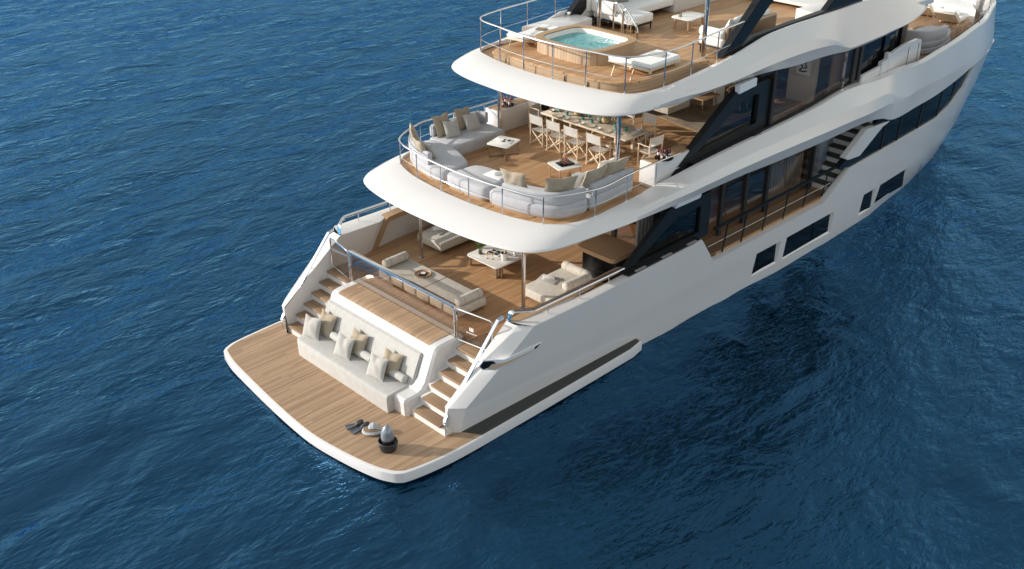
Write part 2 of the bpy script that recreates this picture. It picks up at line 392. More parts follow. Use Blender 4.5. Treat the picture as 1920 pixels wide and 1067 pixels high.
# ---- hull form: half breadth by station and height
AFTB = [(-7, 3.48), (-3, 3.60), (0, 3.69), (2.5, 3.755), (5, 3.81)]
BT = {-.5: [(-7, 3.42), (-3, 3.52), (0, 3.6), (5, 3.72), (8, 3.80), (12, 3.72), (16, 3.2), (19, 2.6), (22, 1.5), (24, .4), (24.4, 0)],
      0.: AFTB+[(8, 3.89), (12, 3.82), (16, 3.36), (19, 2.85), (22, 1.85), (24.3, .6), (24.9, 0)],
      .35: AFTB+[(8, 3.90), (12, 3.86), (16, 3.5), (19, 3.0), (22, 1.9), (24.4, .65), (25.1, 0)],
      1.: [(-7, 3.68), (-3, 3.76), (0, 3.84), (3, 3.88), (6, 3.93), (12, 3.94), (16, 3.75), (18, 3.48), (20.2, 2.95), (22.5, 1.95), (24.6, .75), (25.4, 0)],
      2.5: [(-7, 3.92), (-3, 3.94), (13, 3.96), (16, 3.92), (19, 3.58), (21, 3.1), (23, 2.3), (25, 1.1), (26.2, 0)],
      4.: [(-7, 3.92), (13, 3.97), (16, 3.95), (19, 3.74), (21, 3.38), (22.6, 2.9), (24.5, 1.8), (26.2, .5), (26.7, 0)],
      5.3: [(-7, 3.9), (11, 3.92), (14, 3.98), (17.3, 3.75), (20.5, 3.28), (23.2, 2.46), (25, 1.5), (26.5, .5), (27, 0)]}
BZ = sorted(BT)
def hb(x, z):
    z = max(BZ[0], min(BZ[-1], z))
    for a, b in zip(BZ, BZ[1:]):
        if z <= b:
            t = (z-a)/(b-a); return interp(BT[a], x)*(1-t)+interp(BT[b], x)*t
def PH0(u, v, off=.001):
    p = P(u, v, y=-3.9)
    for _ in range(10): p = P(u, v, y=-(hb(p.x, p.z)+off))
    return p
ZTOP = [(-7, 2.60), (-3.4, 2.54), (1.9, 2.54), (2.22, 2.57), (2.9, 1.68), (3.15, 1.645), (8.85, 1.645), (9.1, 1.80), (10.1, 2.44), (14, 2.56), (16.2, 2.62), (17.4, 2.78), (18.4, 3.2), (19.1, 4.0), (27, 4.0)]
WIN = [(5.16, 6.46), (6.78, 9.58), (11.46, 12.36), (12.62, 14.88)]
us = sorted(set([-6.76, -6.0, -5.2, -4.4, -3.6, -2.8, -2, -1.2, -.4, .4, 1.2, 1.9, 2.22, 2.4, 2.65, 2.9, 3.15, 4.2, 7.6, 8.85, 9.1, 9.6, 10.1, 10.8, 13.4, 14.2, 15.5, 16.2, 16.8, 17.4, 17.9, 18.4, 18.8, 19.1, 19.6, 20.2, 21, 21.8, 22.6, 23.4, 24, 24.5, 25, 25.5, 26, 26.5, 27] + [e for w_ in WIN for e in w_]))
zs_ = [-.5, 0., .31, 1.11, 1.35]
def shear(u): return max(0, 1.354*(1-(u+6.76)/5.26))
bmh = new()
for side in (-1, 1):
    grid = []
    for u in us:
        zt = interp(ZTOP, u); col = []
        zl = zs_+[1.35+(zt-1.35)*t for t in (.25, .5, .75, 1)]
        def pt(z, inset=0):
            x = u+shear(u)*max(0, z-1.1)
            if u < -4.3 and inset > .3: inset = hb(x, z)-3.30
            if u > 24.0: x = u  
            if u == us[0]: x += .30*max(0, 1-inset/.26)
            lim = interp([(-.5, 24.4), (0, 24.9), (1, 25.4), (2.5, 26.2), (4, 26.7), (5.3, 27)], z); x = min(x, lim)
            return Vector((x, side*max(0, hb(x, z)-inset), z))
        for z in zl: col.append(bmh.verts.new(pt(z)))
        th = interp([(-7, .54), (-4.5, .5), (-3, .34), (2.2, .34), (3, .27), (8.9, .27), (10, .2), (27, .15)], u)
        zi = interp([(-7, .30), (-4.2, .3), (-4.19, 1.69), (8, 1.69), (10, 1.69), (17, 2.4), (18.4, 3.1), (19.1, 3.9), (27, 3.9)], u)
        col.append(bmh.verts.new(pt(zt-.02, .05)+Vector((0, 0, .035)))); col.append(bmh.verts.new(pt(zt, th-.04)+Vector((0, 0, .0))))
        col.append(bmh.verts.new(pt(zt-.03, th)))
        if u < -4.2:
            for f in (.66, .33): col.append(bmh.verts.new(pt(zi+(zt-zi)*f, th)))
        else:
            for f in (.66, .33): col.append(bmh.verts.new(pt(zi+(zt-zi)*f, th)))
        col.append(bmh.verts.new(pt(zi, th)))
        grid.append(col)
    for i in range(len(us)-1):
        um = (us[i]+us[i+1])/2
        for j in range(len(grid[0])-1):
            if side < 0 and j == 2 and any(a < um < b for a, b in WIN): continue
            q = [grid[i][j], grid[i+1][j], grid[i+1][j+1], grid[i][j+1]]
            try: bmh.faces.new(q)
            except ValueError: pass
    rows = []; zt = interp(ZTOP, us[0])
    for k_, v in enumerate(grid[0][:10]):
        z = v.co.z; e = us[0]+shear(us[0])*max(0, min(z, zt)-1.1); yb = abs(v.co.y)
        rows.append([v.co.copy(), Vector((e+.02, side*(yb-.26), z+(.004 if k_ > 8 else 0))), Vector((e, side*(yb-.29), z)), Vector((e, side*3.30, z-(.01 if k_ > 8 else 0)))])
    loft(bmh, rows)
bmesh.ops.remove_doubles(bmh, verts=bmh.verts, dist=1e-5)
hull = ypart('hull', bmh, 'white', sharp=24)
# hull windows: glass set back, sloping sill below it
for a, b in WIN:
    bm = new(); dep = .08
    o4 = [Vector((x, -hb(x, z), z)) for x, z in ((a, .31), (b, .31), (b, 1.11), (a, 1.11))]
    i4 = [Vector((x, -hb(x, .7)+dep, z)) for x, z in ((a+.02, .37), (b-.06, .37), (b-.06, 1.10), (a+.06, 1.10))]
    vo = [bm.verts.new(p) for p in o4]; vi = [bm.verts.new(p) for p in i4]
    for k in range(4): bm.faces.new((vo[k], vo[(k+1) % 4], vi[(k+1) % 4], vi[k]))
    fr = ypart('hull_window', bm, 'white', hull)
    bm = new(); box(bm, ((a+b)/2, -hb((a+b)/2, .7)+dep+.03, .73), (b-a-.04, .05, .78)); 
    if b-a > 1.5 and a < 12: box(bm, (a+(b-a)*.62, -hb((a+b)/2, .7)+dep-.002, .76), (.03, .02, .68))
    ypart('window_glass', bm, 'dark', hull)

for pts in (((1716, 345), (1719, 330), (1724, 318), (1729, 308)), ((1722, 343), (1728, 318))):
    bm = new(); tube(bm, [PH0(u, v) for u, v in pts], .006, 5); ypart('hull_joint', bm, 'darkgrey', hull)
# dark window band along the bow quarter, with pane joints
bm = new(); rows = []
bx = [9.9, 10.5, 11.2, 12, 13, 14, 15, 16, 17, 18, 18.7, 19.3]
for x in bx:
    z0 = interp(ZTOP, x)-.12; k_ = max(0, 1-(x-9.9)/3.0)*1.15; rows.append([(x+k_*(z-z0), -hb(x, z)+.07, z) for z in (z0, 3.2, 4.06)])
loft(bm, rows); band = ypart('bow_window_band', bm, 'dark')
for x in (12.2, 13.3, 14.8, 16.3, 17.5): bm = new(); bar(bm, (x, -hb(x, 2.5)+.06, interp(ZTOP, x)-.05), (x+.08, -hb(x, 3.6)+.06, 3.6), .03, .05); ypart('pane_joint', bm, 'blackmat', band)
# port side of the same band
bm = new(); loft(bm, [[(p[0], -p[1], p[2]) for p in r] for r in rows]); ypart('bow_window_band', bm, 'dark')

# slanted white fin that ends the band, above the side deck stairs
bm = new(); yo = -3.95
prof = [P(1584.6, 298, y=yo), P(1591, 301, y=yo), P(1612, 293, y=yo), P(1655, 239, y=yo), P(1671, 226, y=yo), P(1627, 243, y=yo)]
def slab(bm, pts, dy, bev=0):
    t = new(); a = [t.verts.new(p) for p in pts]; b = [t.verts.new(Vector(p)+Vector((0, dy, 0))) for p in pts]; n = len(pts)
    t.faces.new(a); t.faces.new(list(reversed(b)))
    for i in range(n): t.faces.new((a[i], b[i], b[(i+1) % n], a[(i+1) % n]))
    bmesh.ops.recalc_face_normals(t, faces=t.faces)
    if bev: bmesh.ops.bevel(t, geom=t.edges[:], offset=bev, segments=2, affect='EDGES')
    return join(bm, t)
slab(bm, prof, .22, .02)
ypart('slanted_fin', bm, 'white')
bm = new(); slab(bm, [P(1571, 317, y=-3.93), P(1578, 318, y=-3.93), P(1613, 298, y=-3.93), P(1618, 288, y=-3.93), P(1586, 301, y=-3.93)], .2)
ypart('fin_foot', bm, 'black')

# ---- swim platform
lipS = [P(u, v, ZP) for u, v in ((421, 660), (436, 679), (450, 694), (500, 743), (548, 789), (590, 821), (650, 856), (700, 879), (733, 889), (750, 889), (768, 884), (800, 872), (850, 850), (905, 820))]
aft = [(-8.53, 3.62), (-8.66, 3.1), (-8.75, 2.45), (-8.92, 1.0), (-9.03, -.3), (-9.05, -1.24), (-8.93, -2.32), (-8.77, -3.12), (-8.60, -3.52), (-8.47, -3.68), (-8.30, -3.77), (-7.84, -3.87), (-7.1, -3.96), (-6.2, -3.99)]
port = [(-6.2, 3.99), (-7.2, 3.965), (-8.03, 3.91), (-8.34, 3.82), (-8.48, 3.73)]
edge = spline([(*p, ZP) for p in port+aft], 4)
out = [(p.x, p.y) for p in edge]
full = out+[(-4, -4.0), (-2, -3.995), (-.6, -3.985), (-.15, -3.90), (-.1, -3.4), (-.1, 3.4), (-.15, 3.9), (-.6, 3.985), (-2, 3.995), (-4, 4.0)]
bm = new(); n = len(full)
def ring(z, inset, up=0):
    r = []
    for (x, y) in full:
        k = max(0, 1-inset/4.0); r.append(Vector((x+(inset if x < -7 else 0)*min(1, (-7-x)/1.2), y*(1-inset/4.0), z)))
    return r
rows = [ring(z, i) for z, i in ((.03, .12), (.036, .014), (.05, 0), (ZP-.02, 0), (ZP-.006, .006), (ZP, .022))]
V = loft(bm, [[*r] for r in rows], closed=True); bm.faces.new(V[-1]); bm.faces.new(V[0])
plat = ypart('swim_platform', bm, 'white', sharp=28)
bm = new(); loft(bm, [ring(-.4, .6), ring(-.1, .45), ring(.034, .22)], closed=True); ypart('platform_underside', bm, 'blackmat', plat)
bm = new(); ins = [(p.x, p.y) for p in ring(ZP, .075)]
prism(bm, ins, ZP-.02, ZP+.006); ypart('teak_planking', bm, 'teak', plat)

# ---- transom block with the beach seat
bm = new(); HW = 2.13
prof = [(-6.98, .30), (-7.0, .70), (-6.98, .765), (-6.93, .79), (-6.56, .80), (-6.46, .84), (-6.32, 1.0), (-6.06, 1.60), (-6.03, 1.69), (-5.98, 1.77), (-5.91, 1.82), (-5.80, 1.842), (-5.62, 1.847), (-5.1, 1.85), (-5.02, 1.80), (-5.0, .30)]
def side_ring(y, k): 
    return [Vector((x+(k if z < .5 or x < -6.3 else k*.5), y, z-(k*.6 if z > .7 else 0))) for x, z in prof]
rows = [side_ring(y, k) for y, k in ((-HW, .07), (-HW+.07, 0), (HW-.07, 0), (HW, .07))]
V = loft(bm, rows, closed=True); bm.faces.new(V[0]); bm.faces.new(list(reversed(V[-1])))
block = ypart('transom_block', bm, 'white', sharp=17)
bm = new()   # curved teak hatch on top
hp = [(-5.95, 1.797), (-5.90, 1.826), (-5.80, 1.848), (-5.62, 1.855), (-5.40, 1.858), (-5.26, 1.858)]
loft(bm, [[(x, y, z+.004) for x, z in hp] for y in (-1.86, 1.86)]); 
ypart('teak_hatch', bm, 'teak', block)
bm = new()   # backrest upholstery
t = new(); bmesh.ops.create_cube(t, size=1); bmesh.ops.scale(t, vec=(.10, 3.86, .95), verts=t.verts); bmesh.ops.bevel(t, geom=t.edges[:], offset=.035, segments=3, affect='EDGES')
join(bm, t, Matrix.Translation((-6.285, .17, 1.16)) @ Matrix.Rotation(radians(24.5), 4, 'Y'))
ypart('backrest', bm, 'sofafab', block)
bm = new()   # seat upholstery wraps the front
sp = [(-7.20, .325), (-7.215, .70), (-7.21, .765), (-7.185, .80), (-7.14, .815), (-6.42, .83), (-6.38, .80), (-6.38, .325)]
rows = []
for y, k in ((-1.68, .02), (-1.673, .006), (-1.65, 0), (1.98, 0), (2.08, .015), (2.15, .05), (2.19, .11), (2.21, .20)):
    rows.append([(x+k*(1 if x < -6.9 else .0), y, z-(.0 if z < .6 else k*.05)) for x, z in sp])
V = loft(bm, rows, closed=True); bm.faces.new(V[0]); bm.faces.new(list(reversed(V[-1])))
ypart('seat_upholstery', bm, 'sofafab', block, sharp=40)

# ---- stern stairs, both sides
for s in (1, -1):
    bm = new(); yi, yo2 = 2.12, 3.36
    pr = [(-6.78, .30)]
    for i in range(6):
        x = (-6.74 if s > 0 else -6.88)+.284*i; z = .568+.232*i
        pr += [(x+.05, z-.232 if i else .30), (x+.05, z-.055)]
    pr += [(-4.9, 1.66), (-4.9, .3)]
    slab(bm, [(x, s*yi, z) for x, z in pr[1:]], s*(yo2-yi))
    st = ypart('stern_stairs', bm, 'white', label='white stern stairs with teak treads on the %s of the beach seat' % ('left' if s > 0 else 'right'))
    for i in range(6):
        x = (-6.74 if s > 0 else -6.88)+.284*i; z = .568+.232*i
        bm = new(); L = .33 if i < 5 else 1.0
        box(bm, (x+L/2, s*(2.36+3.28)/2 - s*.06, z-.03), (L, 3.28-2.36+.06, .07), .022)
        ypart('tread', bm, 'tread', st)
    # polished handrail down the wing edge
    bm = new(); yy = s*3.36
    a = P(834, 790, y=-3.36); b_ = P(936, 599, y=-3.36); a.y = b_.y = yy
    pts = [(a.x+.0, yy, a.z-.30), (a.x-.03, yy, a.z-.05), (a.x+.02, yy, a.z+.05), (b_.x-.05, yy, b_.z-.02), (b_.x+.12, yy, b_.z+.02)]
    rows = [[(Vector(p)+Vector((0, dy, dz))) for dy, dz in ((-.05, 0), (-.04, .03), (.04, .03), (.05, 0), (.04, -.03), (-.04, -.03))] for p in pts]
    V = loft(bm, rows, closed=True); bm.faces.new(V[0]); bm.faces.new(V[-1])
    hr = ypart('stair_handrail', bm, 'steel')
    for f in (.12, .36, .6, .85):
        bm = new(); p = Vector(pts[2]).lerp(Vector(pts[3]), f); tube(bm, [p, p+Vector((.06, s*.10, -.10))], .012); ypart('bracket', bm, 'chrome', hr)

# ---- main deck floor, side decks
bm = new(); prism(bm, [(-5.05, -2.2), (-5.0, -3.5), (-2, -3.62), (10.6, -3.75), (10.6, 3.75), (-2, 3.62), (-5.0, 3.5), (-5.05, 2.2)], ZM-.12, ZM)
ypart('main_deck', bm, 'teak_dark')
for s in (1, -1):
    bm = new(); prism(bm, [(3.0, s*3.06), (9.4, s*3.06), (9.4, s*3.64), (3.0, s*3.64)], ZM+.004, ZM+.012); ypart('side_deck', bm, planks('shade_toned_side_teak', (.15, .095, .055), (.27, .17, .10), (.05, .03, .02), .07) if s > 0 else bpy.data.materials['shade_toned_side_teak'])  # same teak coloured darker, the overhang's shade put into the planks
bm = new(); box(bm, (-5.06, 0, ZM+.04), (.10, 4.3, .10)); ypart('deck_sill', bm, 'tread')

# ---- glass balustrade with two gates
xg = -5.30
def frame(bm, pts, r=.018, closed=True): tube(bm, pts, r, 8, closed)
bm = new(); prism(bm, rrect(xg, 0, .13, 4.22, .05), 2.71, 2.765, .015); bal = ypart('stern_balustrade', bm, 'chrome')
for s in (1, -1): bm = new(); box(bm, (xg, s*2.08, 2.28), (.05, .05, .86), .012); box(bm, (xg-.03, s*2.10, 2.3), (.05, .05, .10), .01); ypart('balustrade_post', bm, 'chrome', bal)
bm = new(); box(bm, (xg, 0, 2.28), (.014, 4.1, .85)); ypart('glass_panel', bm, 'smoke', bal)
for s in (1, -1):
    a = Vector((xg, s*2.17, 0)); b_ = Vector((xg+.17, s*3.22, 0))
    q = [(a.x, a.y, 1.85), (b_.x, b_.y, 1.85), (b_.x, b_.y, 2.71), (a.x, a.y, 2.71)]
    qq = []
    for i in range(4):
        p, pa, pb = Vector(q[i]), Vector(q[i-1]), Vector(q[(i+1) % 4])
        qq += [p+(pa-p).normalized()*.07, p+(pa-p).normalized()*.02+(pb-p).normalized()*.02, p+(pb-p).normalized()*.07]
    bm = new(); tube(bm, qq, .022, 8, True)
    g = ypart('stern_gate', bm, 'chrome', label='smoked glass gate above the %s stern stairs' % ('left' if s > 0 else 'right'))
    bm = new(); bar(bm, (a.x, a.y, 2.28), (b_.x, b_.y, 2.28), .012, .84); ypart('glass_pane', bm, 'smoke', g)
    if s < 0:   # small white emblem and lettering etched on the pane
        bm = new(); d = (b_-a).normalized(); nrm = Vector((d.y, -d.x, 0))*-1
        if nrm.x > 0: nrm = -nrm
        c = a.lerp(b_, .42)+nrm*.012+Vector((0, 0, 2.27))
        for dx, h in ((-.045, .10), (.0, .10), (.045, .10)): bar(bm, c+d*dx+Vector((0, 0, -h/2)), c+d*dx+Vector((0, 0, h/2)), .032, .004)
        for k in range(9): bar(bm, c+d*(-.16+.037*k)+Vector((0, 0, -.11)), c+d*(-.16+.037*k+.02)+Vector((0, 0, -.11)), .004, .03)
        ypart('emblem', bm, 'porcelain', g)

# ---- main deck cap rails
for s in (1, -1):
    bm = new(); y = s*3.62
    pts = [(-4.72, s*3.36, 2.60), (-4.66, s*3.40, 2.84), (-4.48, s*3.55, 2.865), (-4.25, s*3.70, 2.865), (-3.9, s*3.72, 2.865), (-.95, s*3.72, 2.80)]
    sp_ = spline(pts, 4)
    rows = [[p+Vector((0, dy, dz)) for dy, dz in ((-.075, 0), (-.06, .022), (.06, .022), (.075, 0), (.06, -.022), (-.06, -.022))] for p in sp_]
    V = loft(bm, rows, closed=True); bm.faces.new(V[0]); bm.faces.new(V[-1])
    rl = ypart('bulwark_rail', bm, 'chrome')
    for x in (-3.75, -2.6, -1.5):
        bm = new(); tube(bm, [(x, s*3.74, 2.53), (x, s*3.74, 2.83)], .016); ypart('rail_stanchion', bm, 'chrome', rl)
# wooden arch lining the left bulwark
bm = new()
for s in (1,):
    yy = s*3.50
    path = [(-3.62, ZM+.02), (-3.30, 2.20), (-3.12, 2.50), (-2.95, 2.585), (-2.6, 2.60), (-.6, 2.60)]
    rows = []
    for i, (x, z) in enumerate(path):
        a = Vector(path[max(0, i-1)]); b_ = Vector(path[min(len(path)-1, i+1)]); d = (b_-a).normalized(); nx_ = Vector((-d.y, d.x))
        rows.append([(x+nx_.x*o, yy+dy, z+nx_.y*o) for o, dy in ((.0, .14), (.0, -.16), (-.15, -.16), (-.15, .14))])
    V = loft(bm, rows, closed=True); bm.faces.new(V[0]); bm.faces.new(V[-1])
ypart('wooden_arch', bm, 'walnut')
# wooden top of the right bulwark
bm = new(); bar(bm, (-3.9, -3.44, 2.575), (-.7, -3.44, 2.575), .20, .05); prism(bm, [(-4.7, -3.3), (-4.1, -3.3), (-3.8, -3.34), (-3.8, -3.56), (-4.55, -3.52)], 2.56, 2.61)
ypart('wooden_cap', bm, 'walnut')
# mooring winch and fairlead
cap = None

def PH(u, v, off=.006):
    p = P(u, v, y=-3.9)
    for _ in range(8): p = P(u, v, y=-(hb(p.x, p.z)+off))
    return p
bm = new(); wk = [(-6.45, -3.46), (-6.16, -3.93), (-4, -3.94), (-2, -3.935), (-.7, -3.925), (-.22, -3.85), (-.15, -3.62), (-3, -3.52)]  # dark sheet over the side teak, painting in the hull's shade from its shadow edge
prism(bm, wk, ZP+.004, ZP+.012); ypart('side_walkway_shade', bm, planks('shade_toned_walkway', (.028, .030, .029), (.05, .052, .05), (.012, .012, .012), .08), plat)
# mooring recess in the right wing: polished frame round an open slot
bm = new()
sl = [PH(u, v, .03) for u, v in ((897, 688), (906, 676), (925, 675), (945, 675), (975, 662), (1017, 642), (1008, 652), (1000, 660), (960, 680), (930, 695), (905, 694))]
slab(bm, sl, .05, .004)
moor = ypart('mooring_slot', bm, 'slotframe')
bm = new(); slab(bm, [PH(u, v, .036) for u, v in ((900, 688), (907, 678), (924, 677), (931, 682), (919, 688), (907, 693))], .02); ypart('slot_opening', bm, 'black', moor); bm = new(); slab(bm, [PH(u, v, .036) for u, v in ((1004, 650), (1014, 644), (1007, 652), (1001, 657))], .02)
ypart('slot_opening', bm, 'black', moor)
bm = new(); slab(bm, [PH(u, v, .038) for u, v in ((922, 683), (936, 681), (948, 679), (976, 667), (1004, 654), (999, 659), (960, 679), (930, 693), (914, 692))], .02); ypart('slot_liner', bm, 'liner', moor)

# ================================================================ UPPER STRUCTURE
def overhang(name, aft, side, zc, zl, drop_pow=1.7):
    """aft: (coaming x,y | lip x,y) from the centre line to the corner; side: full profiles going forward"""
    half = []
    for i, (cx, cy, lx, ly) in enumerate(aft):
        r = [Vector((cx+.0, cy, zc-.09)), Vector((cx, cy, zc))]
        for s in (.22, .45, .66, .84, .95): r.append(Vector((cx+(lx-cx)*s, cy+(ly-cy)*s, zc-(zc-zl)*s**drop_pow)))
        r.append(Vector((lx, ly, zl-.02)))
        d = Vector((lx-cx, ly-cy, 0)).normalized()
        r.append(Vector((lx, ly, 0))-d*.05+Vector((0, 0, zl-.055)))
        r.append(Vector((cx+(lx-cx)*.35, cy+(ly-cy)*.35, zl-.08)))
        half.append(r)
    for r in side: half.append([Vector(p) for p in r])
    rows = [[Vector((p.x, -p.y, p.z)) for p in r] for r in reversed(half)] if False else None
    st = [[Vector((p.x, -abs(p.y), p.z)) for p in r] for r in half]
    pt = [[Vector((p.x, abs(p.y), p.z)) for p in r] for r in reversed(half[1:])]
    rows = pt+st
    # smooth along the run
    k = len(rows[0]); dense = [spline([r[j] for r in rows], 4) for j in range(k)]
    bm = new(); loft(bm, [[dense[j][i] for j in range(k)] for i in range(len(dense[0]))])
    return bm
AFT_U = [(-3.36, 0, -4.44, 0), (-3.345, .54, -4.44, .6), (-3.24, 1.64, -4.38, 1.55), (-3.08, 2.3, -4.25, 2.35), (-2.90, 2.74, -4.08, 2.88), (-2.62, 3.06, -3.84, 3.22), (-2.2, 3.26, -3.45, 3.46), (-1.67, 3.34, -2.85, 3.60), (-1.1, 3.32, -2.0, 3.71), (-.4, 3.29, -1.0, 3.83)]
def su(x, zg, y1, z1, yc, zcr, yb, zb, yl, zl):
    return [(x, 3.24 if x < 11 else y1-.35, zg-.10), (x, 3.25 if x < 11 else y1-.34, zg), (x, y1-.10 if x > 0.8 else y1-.2, z1), (x, y1, z1-.005), (x, yc, zcr), (x, yc+.012, zcr-.035), (x, yb, zb), (x, yl, zl), (x, yl-.05, zl-.03), (x, yl-.6, zl-.02)]
SIDE_U = [su(.5, 4.385, 3.42, 4.40, 3.80, 4.36, 3.96, 4.26, 3.92, 4.08), su(1.4, 4.42, 3.52, 4.60, 3.90, 4.47, 4.03, 4.30, 3.93, 4.06), su(2.4, 4.47, 3.57, 4.70, 3.93, 4.53, 4.06, 4.33, 3.93, 4.05),
          su(4, 4.60, 3.58, 4.77, 3.935, 4.57, 4.07, 4.34, 3.93, 4.02), su(5.7, 4.68, 3.58, 4.81, 3.94, 4.58, 4.07, 4.31, 3.92, 3.93), su(8, 4.80, 3.58, 4.89, 3.94, 4.57, 4.07, 4.25, 3.92, 3.87), su(9.6, 4.96, 3.59, 5.04, 3.945, 4.57, 4.07, 4.22, 3.92, 3.86),
          su(10.6, 5.0, 3.64, 5.05, 3.95, 4.58, 4.08, 4.20, 3.93, 3.85), su(11.3, 4.98, 3.70, 5.02, 3.96, 4.58, 4.07, 4.20, 3.95, 3.80), su(11.9, 4.98, 3.76, 5.03, 3.97, 4.56, 4.05, 4.2, 3.97, 3.70), su(12.5, 5.0, 3.80, 5.05, 4.0, 4.36, 4.04, 4.12, 3.985, 3.52), su(13.2, 5.03, 3.84, 5.08, 4.02, 4.18, 4.03, 4.03, 3.99, 3.50)]
for x, zcap, zlip in ((14.2, 5.10, 3.55), (15.6, 5.14, 3.62), (17.3, 5.2, 3.75), (19, 5.23, 3.98), (20.5, 5.25, 3.98), (22, 5.28, 3.98), (23.2, 5.3, 3.98), (24.2, 5.33, 3.98), (25, 5.36, 3.98), (25.8, 5.4, 3.98), (26.4, 5.42, 3.98)):
    a = hb(x, 5.25)-.03; 
    SIDE_U.append([(x, a-.22, zcap-.12), (x, a-.20, zcap), (x, a-.06, zcap+.01), (x, a, zcap-.02), (x, hb(x, 4.4)+.045, 4.25), (x, hb(x, 4.4)+.05, 4.20), (x, hb(x, 4.2)+.03, 4.08), (x, hb(x, zlip)+.012, zlip), (x, hb(x, zlip)-.05, zlip-.02), (x, max(0, hb(x, zlip)-.3), zlip)])
SIDE_U.append([(27.0, .01, 5.4)]+[(27.05, .005, z) for z in (5.42, 5.43, 5.42, 4.6, 4.5, 4.3, 3.98, 3.97, 3.97)])
bm = overhang('upper', AFT_U, SIDE_U, 4.376, 4.10)
uover = ypart('upper_overhang', bm, 'white', sharp=16)
AFT_S = [(-.34, 0, -1.37, 0), (-.32, .54, -1.36, .6), (-.20, 1.6, -1.29, 1.5), (-.07, 2.2, -1.15, 2.2), (.10, 2.66, -.93, 2.72), (.40, 2.88, -.62, 3.06), (.75, 2.96, -.25, 3.24), (1.25, 3.0, .35, 3.36)]
def ss(x, y0, z0, y1, z1, yc, zcr, yb, zb, yl, zl):
    return [(x, y0, z0-.12), (x, y0+.01, z0), (x, y1-.05, z1), (x, y1, z1-.005), (x, yc, zcr), (x, yc+.01, zcr-.03), (x, yb, zb), (x, yl, zl), (x, yl-.05, zl-.03), (x, yl-.6, zl-.02)]
SIDE_S = [ss(1.5, 3.0, 6.975, 3.16, 6.97, 3.36, 6.84, 3.46, 6.74, 3.38, 6.58), ss(2.4, 2.98, 7.02, 3.18, 7.03, 3.38, 6.80, 3.48, 6.68, 3.36, 6.55), ss(3.6, 2.95, 7.10, 3.14, 7.16, 3.39, 6.80, 3.50, 6.68, 3.35, 6.54),
          ss(4.6, 2.95, 7.15, 3.12, 7.30, 3.40, 6.92, 3.50, 6.72, 3.35, 6.54), ss(5.7, 2.95, 7.2, 3.10, 7.46, 3.40, 7.04, 3.50, 6.76, 3.35, 6.48), ss(7.0, 2.95, 7.2, 3.08, 7.50, 3.40, 7.06, 3.50, 6.76, 3.35, 6.37), ss(8.0, 2.95, 7.2, 3.08, 7.50, 3.40, 7.00, 3.49, 6.72, 3.35, 6.34),
          ss(9.0, 2.95, 7.2, 3.08, 7.50, 3.41, 6.74, 3.45, 6.60, 3.36, 6.30), ss(9.9, 2.95, 7.2, 3.08, 7.50, 3.42, 6.36, 3.42, 6.32, 3.36, 6.22), ss(11, 2.95, 7.2, 3.06, 7.50, 3.42, 6.34, 3.43, 6.30, 3.36, 6.20), ss(12.5, 2.95, 7.2, 3.04, 7.45, 3.42, 6.38, 3.43, 6.34, 3.36, 6.26), ss(14, 2.7, 7.2, 2.9, 7.35, 3.38, 6.46, 3.40, 6.42, 3.32, 6.36),
          ss(15.3, 2.4, 7.1, 2.55, 7.2, 3.15, 6.60, 3.20, 6.56, 3.1, 6.48), ss(16.3, 1.8, 7.0, 1.95, 7.1, 2.6, 6.66, 2.66, 6.62, 2.5, 6.55), ss(17.1, .9, 6.9, 1.0, 7.0, 1.5, 6.68, 1.55, 6.64, 1.3, 6.6), ss(17.4, .02, 6.9, .03, 6.98, .04, 6.7, .05, 6.66, .7, 6.62)]
bm = overhang('sun', AFT_S, SIDE_S, 6.965, 6.68)
sover = ypart('sun_deck_overhang', bm, 'white', sharp=16)

def halfpoly(tab, x1, inset=.0):
    a = [(x+inset*.5, y-inset) for x, y in tab]
    return [(x, -y) for x, y in a]+[(x1, -a[-1][1]), (x1, a[-1][1])]+[(x, y) for x, y in reversed(a) if y > 0]
# deck slabs: white ceiling, teak floor
cu = [(c[0], c[1]) for c in AFT_U]; cs = [(c[0], c[1]) for c in AFT_S]
bm = new(); prism(bm, halfpoly([(c[0]+(c[2]-c[0])*.3, c[1]+(c[3]-c[1])*.3-.02) for c in AFT_U], 17.0), 4.04, ZU-.035); ypart('upper_deck_ceiling', bm, 'white')
bm = new(); prism(bm, halfpoly([(x+.005, y-.005) for x, y in cu], 11.4), ZU-.03, ZU); ypart('upper_deck', bm, 'teak_dark')
bm = new(); prism(bm, halfpoly([(c[0]+(c[2]-c[0])*.3, c[1]+(c[3]-c[1])*.3-.02) for c in AFT_S], 16.0), 6.62, ZS-.035); ypart('sun_deck_ceiling', bm, 'white')
bm = new(); prism(bm, halfpoly([(x+.005, y-.005) for x, y in cs], 12.5), ZS-.03, ZS); ypart('sun_deck', bm, 'teak_dark')
bm = new(); prism(bm, [(11.0, -3.05), (12.5, -3.03), (14, -2.88), (15.3, -2.5), (16.3, -1.9), (17.1, -.95), (17.35, 0), (17.1, .95), (16.3, 1.9), (15.3, 2.5), (14, 2.88), (12.5, 3.03), (11.0, 3.05)], 6.98, 7.08, .02); ypart('wheelhouse_roof', bm, 'white')

# ---- pillars
for x, y, z0, z1, r in ((-2.88, 2.045, ZM, 4.04, .055), (-2.88, -2.045, ZM, 4.04, .055), (.46, 2.26, ZU, 6.62, .065), (.46, -2.2, ZU, 6.62, .065), (4.35, 1.95, ZS, 9.3, .065), (4.35, -1.93, ZS, 9.3, .065)):
    bm = new(); lathe(bm, [(r*1.5, 0), (r*1.5, .02), (r, .03), (r, z1-z0)], (x, y, z0), 20); ypart('deck_pillar', bm, 'chrome')

